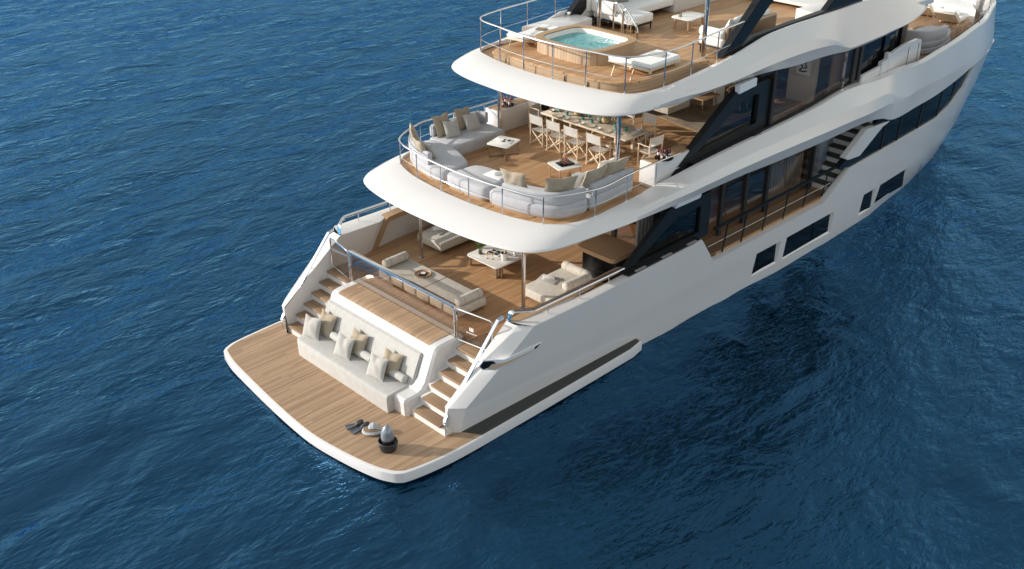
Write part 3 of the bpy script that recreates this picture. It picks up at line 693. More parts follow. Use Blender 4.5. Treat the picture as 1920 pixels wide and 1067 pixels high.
# ---- open rails of the upper and sun deck
def open_rail(name, base, hts, posts, mids, r=.027, label=None):
    sp_ = spline([(x, y, z+h) for (x, y, z), h in zip(base, hts)], 6)
    bm = new(); tube(bm, sp_, r, 10, flat=.8); rl = ypart(name, bm, 'chrome', label=label)
    for i in posts:
        x, y, z = base[i]; bm = new(); tube(bm, [(x, y, z-.02), (x, y, z+hts[i]-.01)], .0165, 8); lathe(bm, [(.035, 0), (.03, .012)], (x, y, z), 10)
        ypart('rail_post', bm, 'chrome', rl)
    for f in mids:
        bm = new(); tube(bm, spline([(x, y, z+h*f) for (x, y, z), h in zip(base, hts)], 4), .006, 6); ypart('rail_wire', bm, 'chrome', rl)
side = [(-2.915, 2.74), (-1.67, 3.335), (-.42, 3.29), (.79, 3.27), (1.75, 3.29)]
ub = [(x, y, 4.376) for x, y in reversed(side)]+[(-3.235, 1.64, 4.376), (-3.35, .537, 4.376), (-3.35, -.537, 4.376), (-3.235, -1.64, 4.376)]+[(x, -y, 4.376) for x, y in side]
open_rail('upper_deck_rail', ub, [.72]*len(ub), [i for i in range(len(ub)) if i not in (0, len(ub)-1)], [.42])
side = [(.09, 2.64, 6.965), (1.22, 3.0, 6.97), (2.33, 3.01, 7.02), (3.5, 2.98, 7.10), (4.7, 2.93, 7.16)]
sb = [(x, y, z) for x, y, z in reversed(side)]+[(-.19, 1.57, 6.965), (-.32, .53, 6.965), (-.32, -.53, 6.965), (-.19, -1.57, 6.965)]+[(x, -y, z) for x, y, z in side]
open_rail('sun_deck_rail', sb, [.93-.02*abs(max(0, x)) for x, y, z in sb], [i for i in range(len(sb)) if i not in (0, len(sb)-1)], [.40])
# faint square drain plates on the sun deck coaming
bm = new()
# ---- side deck rail
bm = new(); bar(bm, (2.95, -3.80, 2.63), (9.55, -3.82, 2.66), .10, .05); sr = ypart('side_deck_rail', bm, 'darkgrey')
for x in (3.62, 4.56, 5.66, 6.77, 7.9, 9.02):
    bm = new(); bar(bm, (x, -3.70, 1.64), (x, -3.80, 2.62), .03, .04); ypart('rail_post', bm, 'darkgrey', sr)
bm = new(); tube(bm, [(2.8, -3.74, 2.1), (9.35, -3.76, 2.12)], .007); ypart('rail_wire', bm, 'chrome', sr)

# ---- black raked struts with tinted glass
def strut(name, outer, inner, dy, glassname='tint', chromebox=None):
    bm = new(); n = len(outer)
    for i in range(n):
        j = (i+1) % n
        q = [outer[i], outer[j], inner[j], inner[i]]
        t = new(); a = [t.verts.new(p) for p in q]; b = [t.verts.new(Vector(p)+Vector((0, dy, 0))) for p in q]
        t.faces.new(a); t.faces.new(list(reversed(b)))
        for k in range(4): t.faces.new((a[k], b[k], b[(k+1) % 4], a[(k+1) % 4]))
        join(bm, t)
    bmesh.ops.remove_doubles(bm, verts=bm.verts, dist=1e-4)
    s = ypart(name, bm, 'darkgrey')
    bm = new(); c = [bm.verts.new(Vector(p)+Vector((0, dy*.5, 0))) for p in inner]; bm.faces.new(c); ypart('tinted_pane', bm, glassname, s)
    return s
def xz(y, pts): return [Vector((x, y, z)) for x, z in pts]
for s in (-1, 1):
    y = s*3.60; dy = -s*.14
    o = xz(y, [(-1.08, 2.36), (-.62, 2.36), (2.95, 2.40), (2.95, 3.72), (2.55, 3.74), (1.05, 3.76), (.80, 3.60)])
    i_ = xz(y, [(-.34, 2.62), (-.18, 2.60), (2.5, 2.62), (2.5, 3.40), (2.4, 3.43), (1.46, 3.43), (1.24, 3.32)])
    strut('main_deck_strut', o, i_, dy, 'tint')
    bm = new(); slab(bm, xz(s*3.87, [(-.85, 2.40), (2.2, 2.42), (2.2, 2.60), (-.85, 2.60)]), -s*.40); ypart('strut_sill', bm, 'black')
    for x in (-.35, .75, 1.85): bm = new(); box(bm, (x, s*3.84, 2.60), (.42, .08, .02), .006); ypart('sill_plate', bm, 'curtain')
    bm = new(); t = xz(s*3.66, [(1.25, 3.74), (2.35, 3.72), (2.45, 3.92), (1.35, 3.95)]); slab(bm, t, -s*.16, .02); ypart('polished_vent', bm, 'slotframe')
    y = s*3.26
    o = xz(y, [(1.50, 4.50), (2.05, 4.44), (5.98, 4.72), (5.98, 6.20), (5.6, 6.22), (4.30, 6.24), (3.98, 6.08)])
    i_ = xz(y, [(2.50, 4.86), (2.72, 4.84), (5.36, 5.02), (5.36, 5.88), (5.2, 5.91), (4.70, 5.91), (4.42, 5.78)])
    strut('upper_deck_strut', o, i_, -s*.20, 'tint')
    bm = new(); slab(bm, xz(s*3.44, [(2.2, 4.42), (5.98, 4.66), (5.98, 4.86), (2.2, 4.70)]), -s*.26)
    for x in (2.9, 4.0, 5.1): box(bm, (x, s*3.46, 4.57+.062*(x-2.3)), (.40, .12, .18), .03)
    ypart('strut_sill', bm, 'black')
    bm = new(); t = xz(s*3.34, [(4.22, 6.14), (5.05, 6.20), (5.05, 6.44), (4.18, 6.40)]); slab(bm, t, -s*.16, .02); ypart('polished_vent', bm, 'slotframe')
    # sun deck arch legs
    bm = new(); y = s*2.98
    slab(bm, xz(y, [(3.75, 7.16), (4.45, 7.20), (8.2, 10.0), (7.2, 10.0)]), -s*.24, .015); arch = ypart('sun_deck_arch', bm, 'black')
    bm = new(); slab(bm, xz(s*3.0, [(4.2, 7.16), (11.2, 7.36), (11.0, 7.66), (10.4, 7.66), (9.6, 7.56), (5.2, 7.50)]), -s*.20, .01); ypart('arch_base', bm, 'black', arch)
    bm = new(); slab(bm, xz(y, [(8.9, 7.5), (10.6, 7.6), (13.5, 10), (12.6, 10)]), -s*.2, .01); ypart('arch_leg', bm, 'black', arch)

# ---- main deck saloon: glass side and aft walls, curtains, dark wood inside
for s in (-1, 1):
    bm = new(); box(bm, (6.0, s*3.02, 2.88), (7.4, .03, 2.32)); sg = ypart('saloon_side_glass', bm, 'smoke')
    for x in (3.15, 4.32, 5.55, 6.72, 9.3):
        bm = new(); box(bm, (x, s*3.05, 2.87), (.14 if x < 9 else .1, .09, 2.33)); ypart('mullion', bm, 'blackmat', sg)
    bm = new(); box(bm, (9.75, s*2.98, 2.87), (.95, .10, 2.33), .02); ypart('saloon_bulkhead', bm, simple('blue_grey_panel', (.22, .25, .31), .35))
    bm = new()
    for k in range(26):
        x = 6.95+.082*k; tube(bm, [(x, s*2.86+.03*(k % 2), 1.75), (x, s*2.86+.03*(k % 2), 4.0)], .048, 6)
    ypart('saloon_curtain', bm, 'curtain'); bm = new()
    for k in range(32):
        x = .68+.075*k; tube(bm, [(x, s*2.86+.03*(k % 2), 1.75), (x, s*2.86+.03*(k % 2), 4.0)], .045, 6)
    ypart('saloon_curtain', bm, 'curtain')
bm = new()
for a, b in ((-2.95, -1.62), (-1.48, -.1), (.04, 1.4), (1.55, 2.95)): box(bm, (1.30, (a+b)/2, 2.87), (.03, b-a, 2.30))
ag = ypart('saloon_aft_doors', bm, 'smoke')
for y in (-3.0, -1.55, -.03, 1.48, 3.0): bm = new(); box(bm, (1.30, y, 2.87), (.10, .14, 2.33)); ypart('door_stile', bm, 'blackmat', ag)
bm = new()
for y0 in (-2.9, 2.2):
    for k in range(9): tube(bm, [(1.46+.03*(k % 2), y0+.08*k, 1.75), (1.46+.03*(k % 2), y0+.08*k, 4.0)], .045, 6)
ypart('door_curtain', bm, 'canvas')
bm = new(); box(bm, (5.6, 2.72, 2.85), (8.0, .08, 2.3)); ypart('saloon_partition', bm, 'wallwood')
bm = new(); box(bm, (8.4, 2.95, 5.4), (5.2, .08, 2.2)); ypart('lounge_panel', bm, 'plaster')
bm = new(); box(bm, (6.4, .6, 2.85), (.12, 4.0, 2.3)); box(bm, (9.6, 0, 2.85), (.1, 5.9, 2.3)); ypart('saloon_partition', bm, 'wallwood')
# ---- side deck stairs behind the slanted fin
bm = new(); st = ypart('side_deck_stairs', new() if False else box(bm, (11.0, -3.35, 1.9), (.02, .02, .02)), 'white')
for k in range(9):
    x, z = 9.55+.245*k, 1.90+.232*k
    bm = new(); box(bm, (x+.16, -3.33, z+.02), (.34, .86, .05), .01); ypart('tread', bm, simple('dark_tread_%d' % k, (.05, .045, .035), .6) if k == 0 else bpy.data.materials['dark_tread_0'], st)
    bm = new(); box(bm, (x+.02, -3.33, z-.10), (.05, .86, .15)); ypart('riser', bm, 'white', st)
bm = new(); slab(bm, xz(-2.9, [(9.3, 1.72), (12.2, 1.72), (12.2, 4.02), (9.3, 4.02)]), .06); ypart('stairwell_wall', bm, bpy.data.materials['blue_grey_panel'])

# ---- upper deck saloon
for s in (-1, 1):
    bm = new(); rows = [[(5.9, s*3.30, 4.66), (5.9, s*3.30, 6.56)], [(11.0, s*3.30, 4.98), (11.0, s*3.30, 6.40)]]; loft(bm, rows); ug = ypart('lounge_side_glass', bm, 'smoke')
    for x, wd in ((6.0, .12), (10.0, .03), (10.6, .22), (10.95, .18)):
        bm = new(); box(bm, (x, s*3.31, 5.6), (wd, .07, 1.9)); ypart('mullion', bm, 'blackmat' if wd > .05 else 'chrome', ug)
    bm = new(); slab(bm, [Vector((5.9, s*3.35, 4.62)), Vector((11.1, s*3.35, 4.95)), Vector((11.1, s*3.35, 5.12)), Vector((5.9, s*3.35, 4.76))], -s*.1); slab(bm, [Vector((5.2, s*3.33, 6.40)), Vector((11.1, s*3.33, 6.24)), Vector((11.1, s*3.33, 6.40)), Vector((5.2, s*3.33, 6.58))], -s*.1); ypart('window_rail', bm, 'black', ug)
    bm = new(); loft(bm, [[(x, s*y, 4.6), (x, s*y, 6.5)] for x, y in ((11.0, 3.25), (12.6, 3.18), (13.4, 3.12), (14.6, 2.95), (15.5, 2.6), (16.1, 2.0), (16.5, 1.1), (16.6, 0))]); wg = ypart('wheelhouse_glass', bm, 'dark')
    for x, y in ((12.75, 3.20), (14.0, 3.06)):
        bm = new(); box(bm, (x, s*y, 5.5), (.34 if x < 13 else .05, .08, 1.9)); ypart('mullion', bm, 'black', wg)
    # white wing door and low parapet outside the wheelhouse
    bm = new(); q = [P(u, v, y=-3.45) for u, v in ((1665, 142), (1667, 106), (1681, 94), (1697, 84), (1722, 73), (1729, 74), (1724, 115), (1698, 126))]
    q = [Vector((p.x, s*3.45, p.z)) for p in q]; q[0].z -= .25; q[6].z -= .25; q[7].z -= .3; slab(bm, q, -s*.12, .015); wd_ = ypart('wing_door', bm, 'white')
    bm = new()
    for x in (13.95, 14.65): box(bm, (x, s*3.455, 5.2), (.012, .012, .72))
    ypart('door_joint', bm, 'darkgrey', wd_)
    bm = new(); slab(bm, xz(s*3.42, [(10.95, 4.85), (12.2, 4.85), (12.2, 5.28), (11.05, 5.20)]), -s*.1, .012); slab(bm, xz(s*3.44, [(12.2, 4.85), (12.75, 4.85), (12.75, 5.62), (12.55, 5.62), (12.55, 5.42), (12.2, 5.40)]), -s*.14, .01); ypart('parapet', bm, 'white')
bm = new(); box(bm, (9.85, -2.0, 5.45), (.10, 1.0, 2.3)); box(bm, (9.9, 1.6, 5.45), (.1, 3.0, 2.3)); ip = ypart('lounge_bulkhead', bm, 'plaster')
bm = new(); box(bm, (10.6, -2.9, 5.45), (1.3, .06, 2.2)); box(bm, (12.0, 0, 5.45), (.1, 6, 2.2)); ypart('lounge_panel', bm, 'wallwood')
# framed brush drawing on the bulkhead
bm = new(); box(bm, (9.785, -2.02, 5.55), (.02, .62, .82), .004); art = ypart('picture_frame', bm, 'plaster', ip)
bm = new(); box(bm, (9.772, -2.02, 5.55), (.006, .5, .68))
ypart('picture_sheet', bm, 'paper', ip)
bm = new()
for pts in (((-.16, .25), (-.02, .28), (.12, .22), (.05, .12)), ((-.15, .12), (-.05, .02), (-.12, -.08), (-.02, -.12)), ((.0, .1), (.1, .0), (.02, -.1), (.12, -.2)), ((-.14, -.2), (.0, -.24), (.14, -.22))):
    tube(bm, spline([(9.766, -2.02+a, 5.55+b) for a, b in pts], 4), .022, 6)
ypart('brush_mark', bm, 'ink', ip)

# ---- bow deck
bm = new(); prism(bm, [(x, -hb(x, 4.5)+.2) for x in (11.5, 14, 17, 19, 21, 22.6, 24, 25)]+[(25.6, 0)]+[(x, hb(x, 4.5)-.2) for x in (25, 24, 22.6, 21, 19, 17, 14, 11.5)], 4.22, 4.36); ypart('bow_deck', bm, 'teak')
bm = new(); rows = []
for x in (16.5, 18, 19.5, 21, 22.3, 23.4, 24.4, 25.2):
    a = hb(x, 5.25)-.24; rows.append([(x, a, 5.22+.02*(x-17)), (x, a-.12, 5.0), (x, a-.2, 4.36)])
loft(bm, rows); loft(bm, [[(p[0], -p[1], p[2]) for p in r] for r in rows]); ypart('bow_bulwark_lining', bm, 'white')
bm = new(); loft(bm, [[(x, s_*(hb(x, 5.25)-.22), 5.38), (x, s_*(hb(x, 5.25)-.10), 5.40)] for s_ in (1,) for x in (20.5, 21.5, 22.5, 23.4, 24.3, 25.1)]); ypart('bow_cap', bm, 'walnut')
bm = new(); tube(bm, spline([(x, -hb(x, 5.25)+.12, 5.62) for x in (19.6, 20.5, 21.5, 22.5, 23.4, 24.3, 25.2, 26)], 4), .022)
br = ypart('bow_rail', bm, 'chrome')
for x in (19.8, 21.4, 23, 24.6): bm = new(); tube(bm, [(x, -hb(x, 5.25)+.12, 5.2), (x, -hb(x, 5.25)+.12, 5.61)], .014); ypart('rail_post', bm, 'chrome', br)

# ---- sun deck raised step round the hot tub
sp1 = [(.16, 2.05), (-.02, 1.4), (-.10, .5), (-.10, -.5), (-.02, -1.5), (.12, -2.1), (.40, -2.45), (.85, -2.62), (1.5, -2.66), (3.0, -2.62), (3.55, -2.4), (3.55, 1.6), (3.2, 2.05)]
step = [(p.x, p.y) for p in spline([(x, y, 0) for x, y in sp1], 3, True)]
bm = new(); prism(bm, step, ZS, 7.10); sp_o = ypart('raised_step', bm, 'teak_x')
bm = new(); prism(bm, [(x+(-.04 if x < 1 else .02), y*1.012) for x, y in step], 7.10, 7.15, .02, 3); ypart('step_top', bm, 'teak_dark', sp_o)
bm = new()
for y in (1.5, .75, 0, -.75, -1.5): box(bm, (-.085 if abs(y) < 1 else -.03, y, 6.97), (.05, .025, .14), .008)
ypart('step_light', bm, 'bronze', sp_o)
# inner white locker by the left coaming
bm = new(); slab(bm, [Vector((2.2, 2.98, 7.0)), Vector((4.4, 3.0, 7.1)), Vector((4.4, 3.0, 7.34)), Vector((3.7, 2.98, 7.4))], -.05); prism(bm, [(2.0, 2.9), (2.9, 1.95), (4.2, 2.1), (4.2, 2.95)], 6.9, 7.28, .03); ypart('coaming_locker', bm, 'white')
for c_, s_ in (((5.4, 2.82, 7.1), (3.0, .12, .52)), ((10.2, -2.3, 7.15), (2.6, .6, .6)), ((9.6, 2.0, 7.2), (3.6, .5, .7))): bm = new(); box(bm, c_, s_, .02); ypart('sun_deck_bulwark', bm, 'white')
# two looped grab rails at the tub steps
for x0, y0 in ((4.55, 1.25), (4.15, .55)):
    bm = new(); tube(bm, spline([(x0, y0+.30, ZS), (x0, y0+.30, 7.62), (x0-.0, y0+.22, 7.76), (x0-.0, y0+.10, 7.70), (x0-.06, y0-.28, 7.30), (x0-.06, y0-.30, ZS)], 5), .03); ypart('grab_rail', bm, 'chrome')

# ================================================================ FURNITURE AND LOOSE THINGS
def pm(base, face, tilt, roll=0.0):
    return Matrix.Translation(base) @ Matrix.Rotation(radians(face+90), 4, 'Z') @ Matrix.Rotation(-radians(tilt), 4, 'X') @ Matrix.Rotation(radians(roll), 4, 'Y')
def cushion(label, base, wd, h, t, face, tilt, mat, group=None, roll=0.0, name='cushion'):
    face += random.uniform(-6, 6); tilt += random.uniform(-3, 3); roll += random.uniform(-3, 3)
    bm = new(); pillow(bm, wd, h, t, pm((0, 0, 0), face, tilt, roll))
    o = bpy.data.objects.new(name, mesh(name, bm, mat, 60)); COL.objects.link(o); o.location = base
    return tag(o, label, 'cushion', group)
G = 'scatter cushions on the beach seat'
for y, nm in ((1.80, 'nearest the left stairs'), (.44, 'in the middle of the seat'), (-.93, 'nearest the right stairs')):
    cushion('sand coloured cushion leaning on the beach seat backrest, pair %s' % nm, (-6.62, y-.06, .81), .60, .68, .22, 187, 26, 'beige', G, 2)
    cushion('pale grey cushion in front of the sand one, pair %s' % nm, (-6.92, y+.10, .81), .60, .60, .21, 192, 27, 'pgrey', G, -3)
t = thing('bolster', 'long round pale bolster with dark straps behind the beach seat cushions', 'bolster', (-6.52, .1, .83))
bm = new(); bolster(bm, (-6.53, 1.45, .95), (-6.53, -1.60, .95), .105); obj('roll', bm, 'sofafab', t, 50)
for y in (1.06, -.28, .9, -.42): bm = new(); tube(bm, [(-6.53, y+.012, .95), (-6.53, y-.012, .95)], .107, 16); obj('strap', bm, 'darkgrey', t)

# ---- swim gear on the platform
z0 = ZP+.008
def fin(label, tip, heel, wd):
    tip, heel = P(*tip, z=z0), P(*heel, z=z0); d = (heel-tip).normalized(); s = Vector((-d.y, d.x, 0)); L = (heel-tip).length
    t = thing('swim_fin', label, 'swim fin', tip, 'swim fins')
    bm = new(); rows = []
    for f, w_, z in ((0, .5, .012), (.03, .52, .016), (.3, .45, .03), (.62, .34, .045)):
        c = tip+d*L*f; rows.append([c+s*wd*w_+Vector((0, 0, z+.012)), c+s*wd*w_*.6+Vector((0, 0, z)), c-s*wd*w_*.6+Vector((0, 0, z)), c-s*wd*w_+Vector((0, 0, z+.012)), c-s*wd*w_+Vector((0, 0, z-.008)), c+s*wd*w_+Vector((0, 0, z-.008))])
    V = loft(bm, rows, True); bm.faces.new(V[0]); bm.faces.new(V[-1]); obj('blade', bm, 'fin', t)
    bm = new(); tube(bm, [tip+d*L*f+Vector((0, 0, z)) for f, z in ((.56, .04), (.66, .06), (.8, .075), (.94, .085), (1, .08))], [.05, .075, .085, .085, .07], 10, flat=.8); obj('foot_pocket', bm, 'rubber', t)
fin('dark swim fin lying flat, the one further from the platform edge', (649, 803), (681, 796), .17)
fin('dark swim fin lying across, nearer the aft platform edge', (659, 812), (692, 800), .17)
t = thing('sea_scooter', 'white flat sea scooter with a loop handle lying beside the swim fins', 'sea scooter', P(700, 810, z=z0))
a, b_ = P(679, 811, z=z0), P(719, 811, z=z0); d = (b_-a).normalized(); s = Vector((-d.y, d.x, 0)); L = (b_-a).length
def oval_body(bm, a, d, s, L, secs, n=14):
    rows = []
    for f, w_, zc, h in secs:
        c = a+d*L*f; rows.append([c+s*(w_*cos(2*pi*k/n))+Vector((0, 0, zc+h*sin(2*pi*k/n))) for k in range(n)])
    V = loft(bm, rows, True); bm.faces.new(V[0]); bm.faces.new(V[-1])
bm = new(); oval_body(bm, a, d, s, L, [(0, .05, .05, .02), (.06, .12, .055, .04), (.25, .19, .06, .052), (.6, .2, .065, .056), (.88, .12, .06, .045), (1, .03, .055, .02)]); obj('hull', bm, 'greycowl', t)
bm = new(); oval_body(bm, a+Vector((0, 0, .05)), d, s, L, [(.08, .07, .05, .012), (.2, .13, .055, .02), (.6, .14, .06, .022), (.9, .06, .05, .012)]); obj('deck_pad', bm, 'bronze', t)
bm = new(); oval_body(bm, a+s*.05+Vector((0, 0, .06)), d, s, L, [(.3, .05, .06, .03), (.38, .11, .08, .07), (.55, .12, .09, .08), (.7, .09, .075, .055), (.78, .03, .06, .02)]); obj('cowl', bm, 'greycowl', t)
bm = new(); c = a+d*L*.72+s*.03+Vector((0, 0, .12)); tube(bm, [c+d*(.13*cos(k*pi/6))+s*(.05*sin(k*pi/6))+Vector((0, 0, .03*cos(k*pi/6)*-1)) for k in range(12)], .014, 6, True); obj('handle', bm, 'porcelain', t)
c = P(728, 842, z=z0); c.z = z0
t = thing('diving_scooter', 'silver nosed diving scooter standing upright in its black ring base', 'diving scooter', c)
bm = new(); lathe(bm, [(.175, 0), (.19, .02), (.225, .20), (.232, .235), (.222, .25), (.20, .245), (.19, .20), (.17, .06)], c, 24); obj('ring_base', bm, 'rubber', t)
bm = new(); lathe(bm, [(.09, .05), (.12, .15), (.15, .27), (.15, .30)], c, 20); obj('motor_hub', bm, 'blackmat', t)
bm = new(); lathe(bm, [(.135, .27), (.152, .32), (.155, .40), (.14, .50), (.11, .58), (.07, .64), (.03, .675), (.004, .685)], c, 24); obj('nose_shell', bm, 'silver', t)
for s_ in (1, -1):
    bm = new(); tube(bm, [c+Vector((-.05*s_, .14*s_, .26)), c+Vector((-.10*s_, .24*s_, .30)), c+Vector((-.04*s_, .28*s_, .26)), c+Vector((.05*s_, .27*s_, .24))], .024, 8); obj('grip', bm, 'rubber', t)
for k in range(5):
    bm = new(); q = 2*pi*k/5; bar(bm, c+Vector((.08*cos(q), .08*sin(q), .18)), c+Vector((.2*cos(q+.5), .2*sin(q+.5), .20)), .05, .01); obj('guard_spoke', bm, 'blackmat', t)

# ---- mooring winch and cleats inside the left stern quarter
for px, r in (((674, 471), .12), ((651, 478), .08)):
    c = P(*px, z=ZM+.02); c.z = ZM
    bm = new(); lathe(bm, [(r*1.25, 0), (r*1.25, .03), (r*.7, .06), (r*.55, .14), (r*.7, .22), (r, .25), (r, .28), (r*.4, .31)], c, 18); ypart('mooring_winch', bm, 'chrome')

# ---- daybeds and bench on the main deck
def daybed(label, poly_c, sx, sy, rz, bols, group='daybeds on the main deck', straps=None, mat='stripefab', zt=.40):
    cx, cy = poly_c
    t = thing('daybed', label, 'daybed', (cx, cy, ZM), group)
    bm = new(); box(bm, (cx, cy, ZM+.235), (sx, sy, .25+.0), .045, 3); obj('mattress', bm, mat, t, 50)
    bm = new(); box(bm, (cx, cy, ZM+.125), (sx-.04, sy-.04, .035)); obj('base_frame', bm, 'bronze', t)
    for ax in (-1, 1):
        for ay in (-1, 1):
            x, y = cx+ax*(sx/2-.06), cy+ay*(sy/2-.06); bm = new(); tube(bm, [(x, y, ZM), (x-ax*.02, y-ay*.02, ZM+.13)], [.014, .022], 8); obj('leg', bm, 'bronze', t)
    for p, q in bols:
        bm = new(); bolster(bm, p, q, .125); bo = obj('bolster', bm, mat, t, 50)
        for f in (.22, .78):
            c = Vector(p).lerp(Vector(q), f); dd = (Vector(q)-Vector(p)).normalized()*.012
            bm = new(); tube(bm, [c-dd, c+dd], .127, 16); obj('strap', bm, 'beige', bo)
    return t
zb = ZM+.36+.12
lb = daybed('long pale daybed with a bolster at each end behind the stern glass', (-4.08, .22), .98, 3.25, 0, [((-4.50, 1.70, zb), (-3.66, 1.70, zb)), ((-4.50, -1.27, zb), (-3.66, -1.27, zb))])
for k in range(6):
    y = 1.55-.53*k; bm = new(); box(bm, (-4.60, y, ZM+.235), (.05, .46, .22), .02); obj('side_pad', bm, 'stripefab', lb, 50)
bm = new(); box(bm, (-4.08, .12, ZM+.36), (.985, .012, .012)); obj('mattress_seam', bm, 'bronze', lb)
daybed('pale daybed with two bolsters meeting at its corner, in front of the bar', (-1.72, -2.20), 1.66, 1.12, 0, [((-1.02, -1.72, zb), (-1.02, -2.66, zb)), ((-1.98, -2.64, zb), (-1.02, -2.70, zb))])
daybed('shaded daybed beside the wooden arch under the overhang', (-1.55, 2.25), 1.75, 1.05, 0, [((-.8, 2.7, zb), (-.8, 1.8, zb))])
# tray, books and blankets on them
def book(label, c, sx, sy, rz, th=.03, mat='paper', cat='book'):
    bm = new(); box(bm, (0, 0, th/2), (sx, sy, th), .004); o = bpy.data.objects.new('book', mesh('book', bm, mat)); COL.objects.link(o); o.location = c; o.rotation_euler = (0, 0, rz)
    return tag(o, label, cat)
c = P(793, 514.5, z=ZM+.37); c.z = ZM+.36
t = thing('tray', 'round wooden tray on the long daybed behind the stern glass', 'tray', c)
bm = new(); lathe(bm, [(.20, 0), (.215, .004), (.225, .045), (.215, .045), (.20, .018)], c, 28); obj('rim', bm, 'walnut', t)
b0 = book('black and white magazine lying in the round tray', (c.x, c.y, c.z+.02), .24, .18, .5, .02, 'ink', 'magazine')
bm = new(); box(bm, (.03, .0, .021), (.12, .12, .004)); o = bpy.data.objects.new('cover_print', mesh('cover_print', bm, 'paper')); COL.objects.link(o); o.parent = b0
c = P(1028, 524, z=ZM+.37)
th_ = book('folded grey throw under the book on the daybed by the bar', (c.x, c.y, ZM+.36), .40, .52, .3, .03, 'pgrey', 'throw'); th_.name = 'folded_throw'
book('closed pale book on the folded throw by the bar', (c.x+.02, c.y, ZM+.39), .18, .30, .8, .06)
c = P(820, 432, z=ZM+.37)
th_ = book('folded throw on the shaded daybed by the wooden arch', (c.x, c.y, ZM+.36), .45, .5, .2, .03, 'pgrey', 'throw'); th_.name = 'folded_throw'
book('small pale book on the shaded daybed under the overhang', (c.x+.05, c.y+.03, ZM+.39), .2, .28, 1.0, .05)

# ---- marble coffee table
def table(name, label, c, sx, sy, zt, rz, th, topm, legm, r=.12, style='legs', z0=ZM, group=None, leg=.02, inset=.10):
    cx, cy = c; t = thing(name, label, 'table', (cx, cy, z0), group)
    bm = new(); prism(bm, rrect(cx, cy, sx, sy, r, rz), zt-th, zt, min(.008, th*.3)); obj('tabletop', bm, topm, t)
    cz, sz = cos(rz), sin(rz)
    w2 = lambda x, y: (cx+x*cz-y*sz, cy+x*sz+y*cz)
    ds = [(ax*(sx/2-inset), ay*(sy/2-inset)) for ax, ay in ((1, 1), (-1, 1), (-1, -1), (1, -1))]
    for x, y in ds:
        a, b_ = w2(x, y), w2(x*1.02, y*1.02); bm = new(); tube(bm, [(*b_, z0), (*a, zt-th)], leg, 8); obj('leg', bm, legm, t)
    if style == 'cross':
        for i in (0, 1):
            a, b_ = w2(*ds[i]), w2(*ds[i+2]); bm = new(); bar(bm, (*a, z0+.03+.002*i), (*b_, z0+.03+.002*i), .035, .03); obj('cross_bar', bm, legm, t)
    return t
ctz = ZM+.36
ct = table('coffee_table', 'low square white marble coffee table on the main deck', (-1.72, .15), 1.22, 1.24, ctz, 0, .035, 'stone', 'bronze', .10, 'cross', leg=.03)
bm = new(); box(bm, (-2.15, -.30, ZM+.16), (.05, .42, .32), .004); obj('slab_leg', bm, 'bronze', ct)
zz = ctz+.001
c = P(901, 476, z=zz)
t = thing('glass_jar', 'glass jar holding a leafy green sprig on the marble table', 'jar', (c.x, c.y, zz))
bm = new(); lathe(bm, [(.05, 0), (.06, .01), (.06, .12), (.04, .16), (.045, .18)], (c.x, c.y, zz), 16); obj('vessel', bm, 'glass', t)
bm = new(); lathe(bm, [(.048, .005), (.052, .05)], (c.x, c.y, zz), 12); obj('soil', bm, 'bronze', t)
bm = new()
for k in range(70):
    q = random.uniform(0, 6.28); e = random.uniform(0, .16); h = random.uniform(.22, .42); p = Vector((c.x+e*cos(q), c.y+e*sin(q), zz+h)); v = Vector((random.uniform(-1, 1), random.uniform(-1, 1), random.uniform(-.4, .6))).normalized()*.045; u = v.orthogonal().normalized()*.018
    bm.faces.new([bm.verts.new(p-v), bm.verts.new(p+u), bm.verts.new(p+v), bm.verts.new(p-u)])
for k in range(5): q = 1.256*k; tube(bm, [(c.x, c.y, zz+.05), (c.x+.1*cos(q), c.y+.1*sin(q), zz+.36)], .004, 5)
obj('sprig', bm, 'leaf', t)
c = P(928, 474, z=zz); m1 = book('open magazine with dark pictures on the marble table', (c.x, c.y, zz), .32, .46, .1, .02, 'paper', 'magazine')
for k, (x, y, a, b2) in enumerate(((-.07, .1, .1, .16), (.07, .1, .1, .12), (-.07, -.1, .1, .12), (.07, -.09, .11, .17))):
    bm = new(); box(bm, (x, y, .022), (a, b2, .004)); o = bpy.data.objects.new('picture', mesh('picture', bm, 'ink')); COL.objects.link(o); o.parent = m1
c = P(945.5, 486, z=zz)
t = thing('ice_bucket', 'white ice bucket with a dark mouth and a tilted bottle on the marble table', 'ice bucket', (c.x, c.y, zz))
bm = new(); lathe(bm, [(.075, 0), (.09, .02), (.11, .19), (.112, .20), (.10, .20), (.09, .12)], (c.x, c.y, zz), 20); obj('bucket', bm, 'porcelain', t)
bm = new(); lathe(bm, [(.01, .15), (.098, .19)], (c.x, c.y, zz), 16); obj('ice', bm, 'black', t)
bm = new(); tube(bm, [(c.x, c.y, zz+.1), (c.x+.03, c.y-.02, zz+.26), (c.x+.05, c.y-.03, zz+.34)], [.04, .035, .014], 10); obj('bottle', bm, 'gourd2', t)
for i, px in enumerate(((914, 485), (924, 486))):
    c = P(*px, z=zz); bm = new(); lathe(bm, [(.03, 0), (.03, .004), (.004, .008), (.004, .09), (.026, .13), (.03, .19), (.027, .19), (.02, .13)], (0, 0, 0), 12)
    o = bpy.data.objects.new('champagne_glass', mesh('champagne_glass', bm, 'brass')); COL.objects.link(o); o.location = (c.x, c.y, zz)
    tag(o, 'golden stemmed glass on the marble table, %s' % ('nearer the glass jar' if i == 0 else 'nearer the ice bucket'), 'glass', 'stemmed glasses on the marble table')
